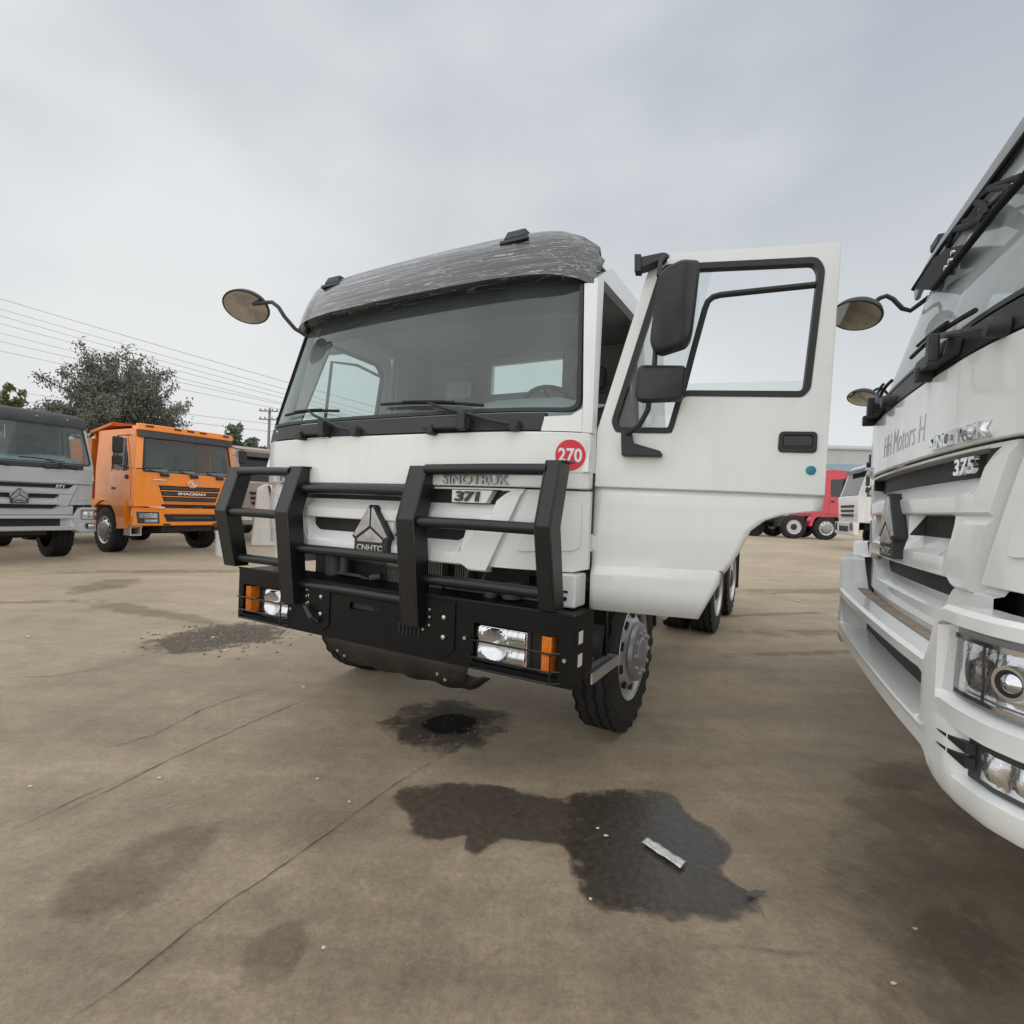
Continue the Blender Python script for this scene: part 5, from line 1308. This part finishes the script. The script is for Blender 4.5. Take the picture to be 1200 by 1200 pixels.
        for z0, z1 in ((2.32, 2.68), (2.06, 2.26)):
            q = MB(); q.box(s_ * 1.48 - .10, s_ * 1.48 + .10, .22, .31, z0, z1); q.build('mirror', M['black_plastic'], mr, bevel=.03)
        q = MB(); q.tube([(X, .2, 2.55), (s_ * 1.30, .0, 2.50)], .012, 6); q.box(s_ * 1.32 - .08, s_ * 1.32 + .08, -.04, .04, 2.38, 2.56); 
        # fender
        F = MB(); arc = [(1.42 - .66 * math.cos(math.pi * i / 16), .60 + .64 * math.sin(math.pi * i / 16)) for i in range(17)]
        outl = [(.30, .62), (.34, 1.28), (1.9, 1.28), (2.12, .95), (2.14, .60)]
        top = [(y, z) for y, z in arc]
        inn = top; out = []
        for i in range(17):
            t = i / 16
            out.append((.42 + 0 * t, .62 + .62 * min(1, t * 4)) if t < .25 else ((.42 + (t - .25) / .5 * 1.55, 1.26) if t < .75 else (1.97 + .17 * (t - .75) * 4, 1.26 - .6 * (t - .75) * 4)))
        V = [[F.bm.verts.new((s_ * x, y, z)) for y, z in L] for L, x in ((inn, 1.24), (out, 1.24), (out, .85), (inn, .85))]
        for A, B in zip(V, V[1:] + V[:1]):
            for i in range(16): F.bm.faces.new((A[i], A[i + 1], B[i + 1], B[i]))
        F.build('fender', pm, root, smooth=40)
        st = MB(); st.box(s_ * 1.05 - .12, s_ * 1.05 + .12, .28, .60, .46, .49); st.box(s_ * 1.05 - .12, s_ * 1.05 + .12, .28, .60, .66, .69); st.box(s_ * 1.05 - .12, s_ * 1.05 - .09, .30, .58, .4901, .6599); st.box(s_ * 1.05 + .09, s_ * 1.05 + .12, .30, .58, .4901, .6599); st.build('step', M['steel'], root)
        tyre_wheel(root, s_ * 1.05, 1.42, .54, s_, r=.54, w=.31)
        for y in (4.7, 6.1): tyre_wheel(root, s_ * 1.06, y, .54, s_, r=.54, w=.31, kind='rear')
    fa = MB(); fa.tube([(-1, 1.42, .5), (1, 1.42, .5)], .08, 10); fa.box(-.6, .6, .1, 1.9, .55, 1.0); fa.build('front_axle', M['chassis'], root)
    chassis(root, .5, 7.2, .75, 1.05)
    bx = MB()
    bx.box(-1.12, 1.12, 2.35, 7.3, 1.15, 1.25)
    for s_ in (1, -1): bx.box(s_ * 1.10 - .04, s_ * 1.10 + .04, 2.35, 7.3, 1.25, 2.75)
    bx.box(-1.06, 1.06, 2.35, 2.43, 1.25, 2.90); bx.box(-1.06, 1.06, 7.2, 7.28, 1.25, 2.70)
    bx.prism([(-1.16, 1.35, 3.02), (-1.16, 2.40, 2.86), (-1.16, 2.40, 2.93), (-1.16, 1.30, 3.10)], (2.32, 0, 0))
    for y in (2.7, 3.6, 4.5, 5.4, 6.3, 7.1):
        for s_ in (1, -1): bx.box(s_ * 1.165 - .034, s_ * 1.165 + .034, y, y + .12, 1.20, 2.75)
    bx.build('tipper_body', M['orange_dark'], root, bevel=.01)
YO = R(-60)
TO = thing('dump_truck', 'orange dump truck with SHACMAN grille beside the silver truck', 'dump truck', (-7.83, 12.95, 0), -YO, 'trucks parked in a row on the left')
dump_truck(TO, M['orange'])

# ------------------------------------------------------------------ plainer trucks farther off
def far_truck(name, label, loc, yaw, pm, s_=1.0, lower=True, group=None, length=6.0, wb=4.2):
    root = thing(name, label, 'truck', loc, -yaw, group); root.scale = (s_, s_, s_)
    b = MB(); f = lambda q, L: [(q * (1.2 - .06 * max(0, z - 1.9)), y, z) for y, z in L]
    for q in (1, -1):
        b.ring(f(q, [(.05, 1.0), (2.0, 1.0), (2.0, 2.0), (1.95, 2.95), (.35, 2.98), (.06, 1.95)]), f(q, [(.28, 1.90), (1.0, 1.90), (1.25, 1.95), (1.25, 2.65), (.60, 2.70), (.36, 2.2)]), (-q * .05, 0, 0))
        MB().prism(f(q, [(.28, 1.90), (1.25, 1.90), (1.25, 2.65), (.60, 2.70), (.30, 2.0)]), (-q * .006, 0, 0)).build('side_glass', M['dark_pane'], root)
        sk_ = MB(); sk_.prism([(q * 1.205, y, z) for y, z in ((.30, 1.04), (1.32, 1.04), (1.32, 1.84), (.30, 1.84))], (q * .012, 0, 0)); sk_.build('door', pm, root, bevel=.006)
        q2 = MB(); q2.prism([(q * 1.218, y, z) for y, z in ((1.1, 1.66), (1.26, 1.66), (1.26, 1.73), (1.1, 1.73))], (q * .01, 0, 0)); q2.build('door_handle', M['black_plastic'], root)
        mr = MB().tube([(q * 1.2, .3, 1.95), (q * 1.46, .2, 2.0), (q * 1.46, .2, 2.66), (q * 1.15, .4, 2.75)], .014, 6).build('mirror_arm', M['black_plastic'], root)
        for z0, z1 in ((2.25, 2.62), (2.02, 2.2)):
            mq = MB(); mq.box(q * 1.46 - .1, q * 1.46 + .1, .17, .26, z0, z1); mq.build('mirror', M['black_plastic'], mr, bevel=.03)
        tyre_wheel(root, q * 1.05, 1.38, .52, q, r=.52, w=.3)
        for y in ((wb, wb + 1.3) if length > 5 else (wb,)): tyre_wheel(root, q * 1.05, y, .52, q, r=.52, w=.3, kind='rear')
        fd = MB(); arc = [(1.38 - .62 * math.cos(math.pi * i / 14), .58 + .60 * math.sin(math.pi * i / 14)) for i in range(15)]
        P = [[(q * x, 1.38 + (y - 1.38) * k, .58 + (z - .58) * k) for y, z in arc] for x, k in ((1.235, 1.0), (1.235, 1.18), (1.20, 1.2), (.85, 1.2))]
        fd.grid(P).build('fender', pm, root, smooth=40)
        hl = MB(); hl.prism([(q * .72, -.085, .70), (q * 1.14, -.075, .70), (q * 1.16, -.075, .98), (q * .80, -.085, .98)], (0, .02, 0)); h = hl.build('headlight', M['reflector'], root)
        MB().prism([(q * .71, -.092, .69), (q * 1.15, -.082, .69), (q * 1.17, -.082, .99), (q * .79, -.092, .99)], (0, .004, 0)).build('headlight_glass', M['lens'], h)
    b.box(-1.15, 1.15, 1.95, 1.99, 1.01, 2.92)
    b.prism([(-1.13, .34, 2.97), (-1.13, .45, 3.06), (-1.13, 1.2, 3.10), (-1.13, 1.96, 2.95)], (2.26, 0, 0))
    b.prism([(-1.19, .05, 1.0), (-1.19, .0, 1.9), (-1.19, .06, 1.95), (-1.19, .10, 1.95), (-1.19, .10, 1.0)], (2.38, 0, 0))
    for q in (1, -1): b.prism([(q * 1.19, .055, 1.95), (q * 1.08, .055, 1.95), (q * 1.02, .33, 2.9), (q * 1.13, .33, 2.9)], (0, .05, 0))
    b.prism([(-1.13, .31, 2.80), (-1.13, .345, 2.96), (-1.13, .40, 2.96), (-1.13, .40, 2.80)], (2.26, 0, 0))
    b.build('cab_shell', pm, root, bevel=.012)
    MB().prism([(-1.08, .065, 1.96), (1.08, .065, 1.96), (1.03, .315, 2.80), (-1.03, .315, 2.80)], (0, .006, 0)).build('windscreen', M['dark_pane'], root)
    sv_ = MB(); sv_.prism([(-1.1, .12, 2.74), (1.1, .12, 2.74), (1.1, .24, 2.90), (-1.1, .24, 2.90)], (0, .02, 0)); sv_.build('sun_visor', M['dark_plastic'], root)
    for i, z in enumerate((1.20, 1.36, 1.52)):
        g_ = MB(); g_.prism([(-.70 - .04 * i, -.004, z), (.70 + .04 * i, -.004, z), (.72 + .04 * i, -.004, z + .09), (-.72 - .04 * i, -.004, z + .09)], (0, .02, 0)); g_.build('grille_slot', M['mesh_black'], root)
    bp_ = MB(); bp_.prism([(-1.22, .10, .52), (-1.20, -.07, .56), (-1.20, -.08, 1.0), (-1.22, .10, 1.0)], (2.42, 0, 0)); bp_.build('bumper', pm, root, bevel=.03, segs=3)
    MB().prism([(-.55, -.082, .66), (.55, -.082, .66), (.58, -.086, .86), (-.58, -.086, .86)], (0, .02, 0)).build('intake', M['mesh_black'], root)
    MB().box(-1.12, 1.12, .5, 1.9, 1.2, 1.25).build('cab_floor', M['interior'], root)
    chassis(root, .5, length, .72, .98)
    tk_ = MB(); tk_.box(.6, 1.15, 2.3, 3.4, .5, 1.0); tk_.box(-1.15, -.6, 2.3, 3.4, .5, 1.0); tk_.build('fuel_tank', M['chassis'], root, bevel=.04, split=True)
    return root
far_truck('truck', 'pale brown truck with black mirrors seen between the orange truck and bull bar', (-7.9, 17.6, 0), R(-52), M['beige'], 1.0, group='trucks parked in a row on the left')
far_truck('truck', 'white tractor truck with black grille standing in front of the red truck', (12.2, 19.4, gz(12.2, 19.4)), R(108), M['white_far'], 1.0)
TR = far_truck('truck', 'red tractor truck seen side on past the open door', (17.7, 28.3, gz(17.7, 28.3)), R(-86), M['red'], 1.16, length=4.9, wb=2.75)
rt = thing('trailer', 'low red flatbed trailer with a white end board behind the open door', 'trailer', (12.45, 29.6, gz(12.4, 29.6)), R(2))
dk = MB(); dk.box(-5.5, 2.0, -1.2, 1.2, .95, 1.15); dk.build('deck', M['red'], rt, bevel=.02)
eb = MB(); eb.box(2.0, 2.35, -1.2, 1.2, .90, 1.35); eb.build('end_board', M['white_far'], rt, bevel=.02)
ub = MB(); ub.box(-5.3, 2.2, -.6, .6, .55, .93); ub.build('under_frame', M['chassis'], rt)
for x in (-4.6, -3.3, -2.0, .6):
    for y in (-1.0, 1.0):
        w_ = MB(); w_.lathe([(-.14, .42), (-.13, .48), (.13, .48), (.14, .42)], (x, y, .48), 'Y', 24); w_.build('wheel', M['rubber'], rt)

# ------------------------------------------------------------------ small things standing about
def wslab():
    t = thing('panel', 'white film wrapped panel standing behind the bull bar', 'panel', (-7.25, 15.75, 0), R(25))
    m = MB(); m.prism([(-.42, 0, 0.0), (.34, 0, 0.0), (.34, 0, 1.35), (.22, 0, 1.80), (-.10, 0, 1.84), (-.30, 0, 1.70), (-.36, 0, .75)], (0, .30, 0)); m.build('panel_board', M['white_far'], t, bevel=.04, segs=3)
    k = MB(); k.tube([(.02, -.03, 1.80), (.16, -.04, 1.2), (.20, -.03, .95)], .03, 8); k.build('black_strap', M['black_plastic'], t)
wslab()
bk_ = thing('bucket', 'white bucket standing on the ground beside the orange truck', 'bucket', (-6.95, 12.85, 0))
q = MB(); q.lathe([(0, .15), (.02, .16), (.56, .18), (.58, .19), (.60, .19), (.60, .17), (.10, .15)], (0, 0, 0), 'Z', 24, cap=False); q.bm.faces.new([q.bm.verts[i] for i in []]) if 0 else None; q.build('bucket_body', M['sticker_white'], bk_)
q = MB(); q.tube([(-.19, 0, .52), (-.16, -.12, .60), (0, -.17, .63), (.16, -.12, .60), (.19, 0, .52)], .008, 6); q.build('bucket_handle', M['steel'], bk_)
pp = MB(); P = []
for j in range(5):
    P.append([(x, y, z) for x, y, z in [((0.628 + (0.747 - 0.628) * i / 14) + (0.036 - .0 * i) * j / 4, 2.323 + (2.166 - 2.323) * i / 14 + .037 * j / 4, .020 + .0018 * math.sin(i * .8 + j * .9) + .0012 * math.sin(i * 1.7 - j * 1.3)) for i in range(15)]])
pl = pp.grid(P).build('paper_strip', M['paper'], smooth=60); tag(pl, 'crumpled white paper strip lying on the wet oil stain', 'paper')
pl.modifiers.new('t', 'SOLIDIFY').thickness = .002
tw = MB().tube([(.05, 2.50, .014), (.075, 2.515, .018), (.105, 2.545, .014)], .004, 5).build('twig', M['bark']); tag(tw, 'short dark twig lying on the left part of the wet stain', 'twig')
for i, (x, y) in enumerate([(-1.759, 2.719), (-0.965, 2.77), (-0.737, 2.57), (-0.561, 1.723), (-4.701, 5.204), (-2.31, 2.595), (-2.648, 5.006), (-1.564, 4.115), (1.374, 6.829), (0.478, 2.367), (0.351, 1.976), (1.269, 1.672), (1.511, 1.901), (5.056, 9.278), (4.805, 8.68), (-3.011, 5.435), (.45, 2.42)]):
    k = max(.007, .0027 * math.hypot(x, y)); mb = MB(); a = rnd.random() * 6.28; e = rnd.uniform(1.1, 2.2)
    L = [(math.cos(a + t) * k * (e if n_ % 3 else 1) * rnd.uniform(.6, 1), math.sin(a + t) * k * rnd.uniform(.6, 1)) for n_, t in enumerate((0, 1.2, 2.5, 3.6, 5.0))]
    zb_ = gz(x, y) + (.014 if i in (9, 10, 16) else .006)
    mb.prism([(x + p, y + q_, zb_) for p, q_ in L], (0, 0, k * .5)); o = mb.build('litter_chip', M['paper'])
    
    lab = ('tiny white scrap of litter lying on the wet oil stain' if i in (9, 10, 16) else 'tiny pale scrap of litter on the open yard right of the open door' if x > 1.3 and y > 4 else 'tiny pale scrap of litter near the right truck bumper' if x > 1 else 'tiny pale scrap of litter in front of the bull bar, left of the stain' if y < 3 else 'tiny pale scrap of litter on the yard left of the bull bar')
    tag(o, lab, 'litter', 'litter scraps on the yard')

# ------------------------------------------------------------------ shed, trees, pole and power lines
sh = thing('shed', 'long pale grey shed with a blue lower wall in the far distance', 'building', (48, 62, gz(48, 62)), R(-6))
w_ = MB(); w_.box(-13, 22, 0, 14, 7.6, 9.4); w_.prism([(-13, 0, 9.4), (-13, 7, 10.7), (-13, 14, 9.4)], (35, 0, 0)); w_.build('wall', M['shed'], sh)
w_ = MB(); w_.box(-13.05, 22.05, -.05, 14, 0, 7.6); w_.build('lower_wall', M['blue_sheet'], sh)
for i in range(12):
    q = MB(); q.box(-12.9 + i * 2.9, -12.78 + i * 2.9, -.10, -.051, 0, 7.55); q.build('wall_rib', M['shed'], sh)
w_ = MB(); w_.box(-13.3, 22.3, -.25, -.005, 9.3, 9.5); w_.build('eaves', M['shed'], sh)

def tree(name, label, loc, h, rad, lm, nb, leaves, lsize, cb=.28, shape='dome', seed=1, group=None, tr=.22):
    r_ = random.Random(seed); root = thing(name, label, 'tree', loc, 0, group)
    t = MB(); pts = [(0, 0, -.1), (.1, .05, h * .15), (-.05, .1, h * cb), (.1, 0, h * .55), (.05, .05, h * .8)]
    t.tube(pts, [tr * 1.2, tr, tr * .8, tr * .45, tr * .12], 10); trunk = t.build('trunk', M['bark'], root)
    tips = []
    for k in range(nb):
        a = k * 2.399 + r_.uniform(-.4, .4); f = (k + .5) / nb
        z0 = h * (cb * .85 + (.45 if shape == 'dome' else .72) * f)
        if shape == 'dome': e = R(r_.uniform(8, 80)); L = rad * (0.62 + .52 * r_.random()) * (1.0 if e < 1 else 1.05)
        else: e = R(r_.uniform(25, 60)); L = rad * (.7 + .4 * r_.random()) * (1.25 - f)
        p = Vector((0, 0, z0)); d = Vector((math.cos(a) * math.cos(e), math.sin(a) * math.cos(e), math.sin(e)))
        br_ = [p.copy()]; n_ = 6
        if shape == 'dome':
            end = Vector((math.cos(a) * math.cos(e) * L, math.sin(a) * math.cos(e) * L, h * .45 + (h * .55) * math.sin(e) * (L / rad)))
            for i in range(1, n_ + 1):
                s__ = i / n_; br_.append(p.lerp(end, s__) + Vector((r_.gauss(0, .12), r_.gauss(0, .12), .35 * math.sin(math.pi * s__) * r_.uniform(-.4, 1))))
        else:
            for i in range(1, n_ + 1): br_.append(p + d * L * i / n_)
        b_ = MB(); b_.tube(br_, [max(.012, tr * .35 * (1 - i / 6.2)) for i in range(7)], 5); b_.build('branch', M['bark'], root)
        tips.append(br_)
    lv = bmesh.new()
    for _ in range(leaves):
        br_ = tips[r_.randrange(len(tips))]; s__ = r_.random() ** .65 * 5.999; i = int(s__); c = br_[i].lerp(br_[min(i + 1, 6)], s__ - i)
        sp_ = rad * (.075 if shape == 'dome' else .13) * (1.2 - s__ / 9)
        c = c + Vector((r_.gauss(0, sp_), r_.gauss(0, sp_), r_.gauss(0, sp_ * .8)))
        u = Vector((r_.gauss(0, 1), r_.gauss(0, 1), r_.gauss(0, 1) + .6)).normalized(); v = u.orthogonal().normalized(); w = u.cross(v)
        k = lsize * r_.uniform(.5, 1.3); v, w = v * k * .42, u * k
        lv.faces.new([lv.verts.new(c + q_) for q_ in (-w, v * .9, w, -v * .9)])
    me = bpy.data.meshes.new('crown'); lv.to_mesh(me); lv.free(); me.materials.append(lm); o = link('crown', me, root); o['kind'] = 'stuff'
    return root
tree('tree', 'broad feathery grey green tree rising behind the orange dump truck', (-23.6, 31.5, 0), 9.6, 4.3, M['leaf_olive'], 110, 46000, .095, .30, 'dome', 3, tr=.30)
tree('tree', 'yellowish tree top behind the silver truck at the left edge', (-33.0, 34.0, 0), 7.9, 2.3, M['leaf_yellow'], 26, 4500, .22, .3, 'dome', 5)
for i, (x, y, h_, lab) in enumerate([(-28.7, 54.5, 9.9, 'tallest dark conical tree right of the orange truck roof'), (-27.6, 56, 8.4, 'lower dark conical tree between the tall one and the pole'), (-26.9, 57.5, 7.6, 'smallest conical tree nearest the power pole')]):
    tree('tree', lab, (x, y, 0), h_, 2.0, M['leaf_green'], 30, 2600, .26, .15, 'cone', 11 + i, tr=.14)
po = thing('power_pole', 'thin grey power pole with crossarms left of the cab', 'pole', (-20.75, 44.9, 0))
q = MB(); q.tube([(0, 0, 0), (0, 0, 8.9)], [.16, .10], 10); q.build('pole_shaft', M['wood_pole'], po)
for z in (8.6, 7.9):
    q = MB(); q.box(-.8, .8, -.22, -.12, z, z + .1); a_ = q.build('crossarm', M['wood_pole'], po)
    q = MB()
    for x in (-.7, -.3, .3, .7): q.lathe([(0, .05), (.16, .04)], (x, -.17, z + .1), 'Z', 8)
    q.build('insulator', M['dark_plastic'], a_, split=True)
wires = [((-43.85, 17.27), (-19.88, 11.3)), ((-43.82, 16.41), (-19.85, 10.66)), ((-43.81, 15.83), (-19.84, 10.23)), ((-43.79, 15.19), (-19.83, 9.87)), ((-43.77, 14.4), (-19.81, 9.43)), ((-43.74, 13.68), (-19.81, 9.29)), ((-43.72, 12.89), (-19.79, 8.86)), ((-43.63, 9.59), (-21.2, 7.65)), ((-43.61, 8.87), (-21.17, 7.0))]
nth = ['uppermost', 'second from the top', 'third from the top', 'fourth from the top', 'middle one', 'fourth from the bottom', 'third from the bottom', 'second from the bottom', 'lowest']
for i, ((x0, z0), (x1, z1)) in enumerate(wires):
    p0 = Vector((x0, 45, z0)); p1 = Vector((x1, 45, z1)); d = p1 - p0; P = []
    for k in range(25):
        t = -.25 + 1.75 * k / 24; P.append(p0 + d * t + Vector((0, 0, -.9 * 4 * .06 * (t) * (1 - t))))
    o = MB().tube(P, (.017 if i else .020), 5).build('power_line', M['wire']); tag(o, f'power line, {nth[i]} of those crossing the sky at left', 'wire', 'power lines at left')

# thing > part > sub-part, no deeper
for root in [o for o in bpy.data.objects if o.parent is None]:
    for p in list(root.children):
        for c in list(p.children):
            kids = list(c.children)
            if not kids: continue
            if p.name.startswith('door'):
                for k in kids: k.parent = p
            else: c.parent = root
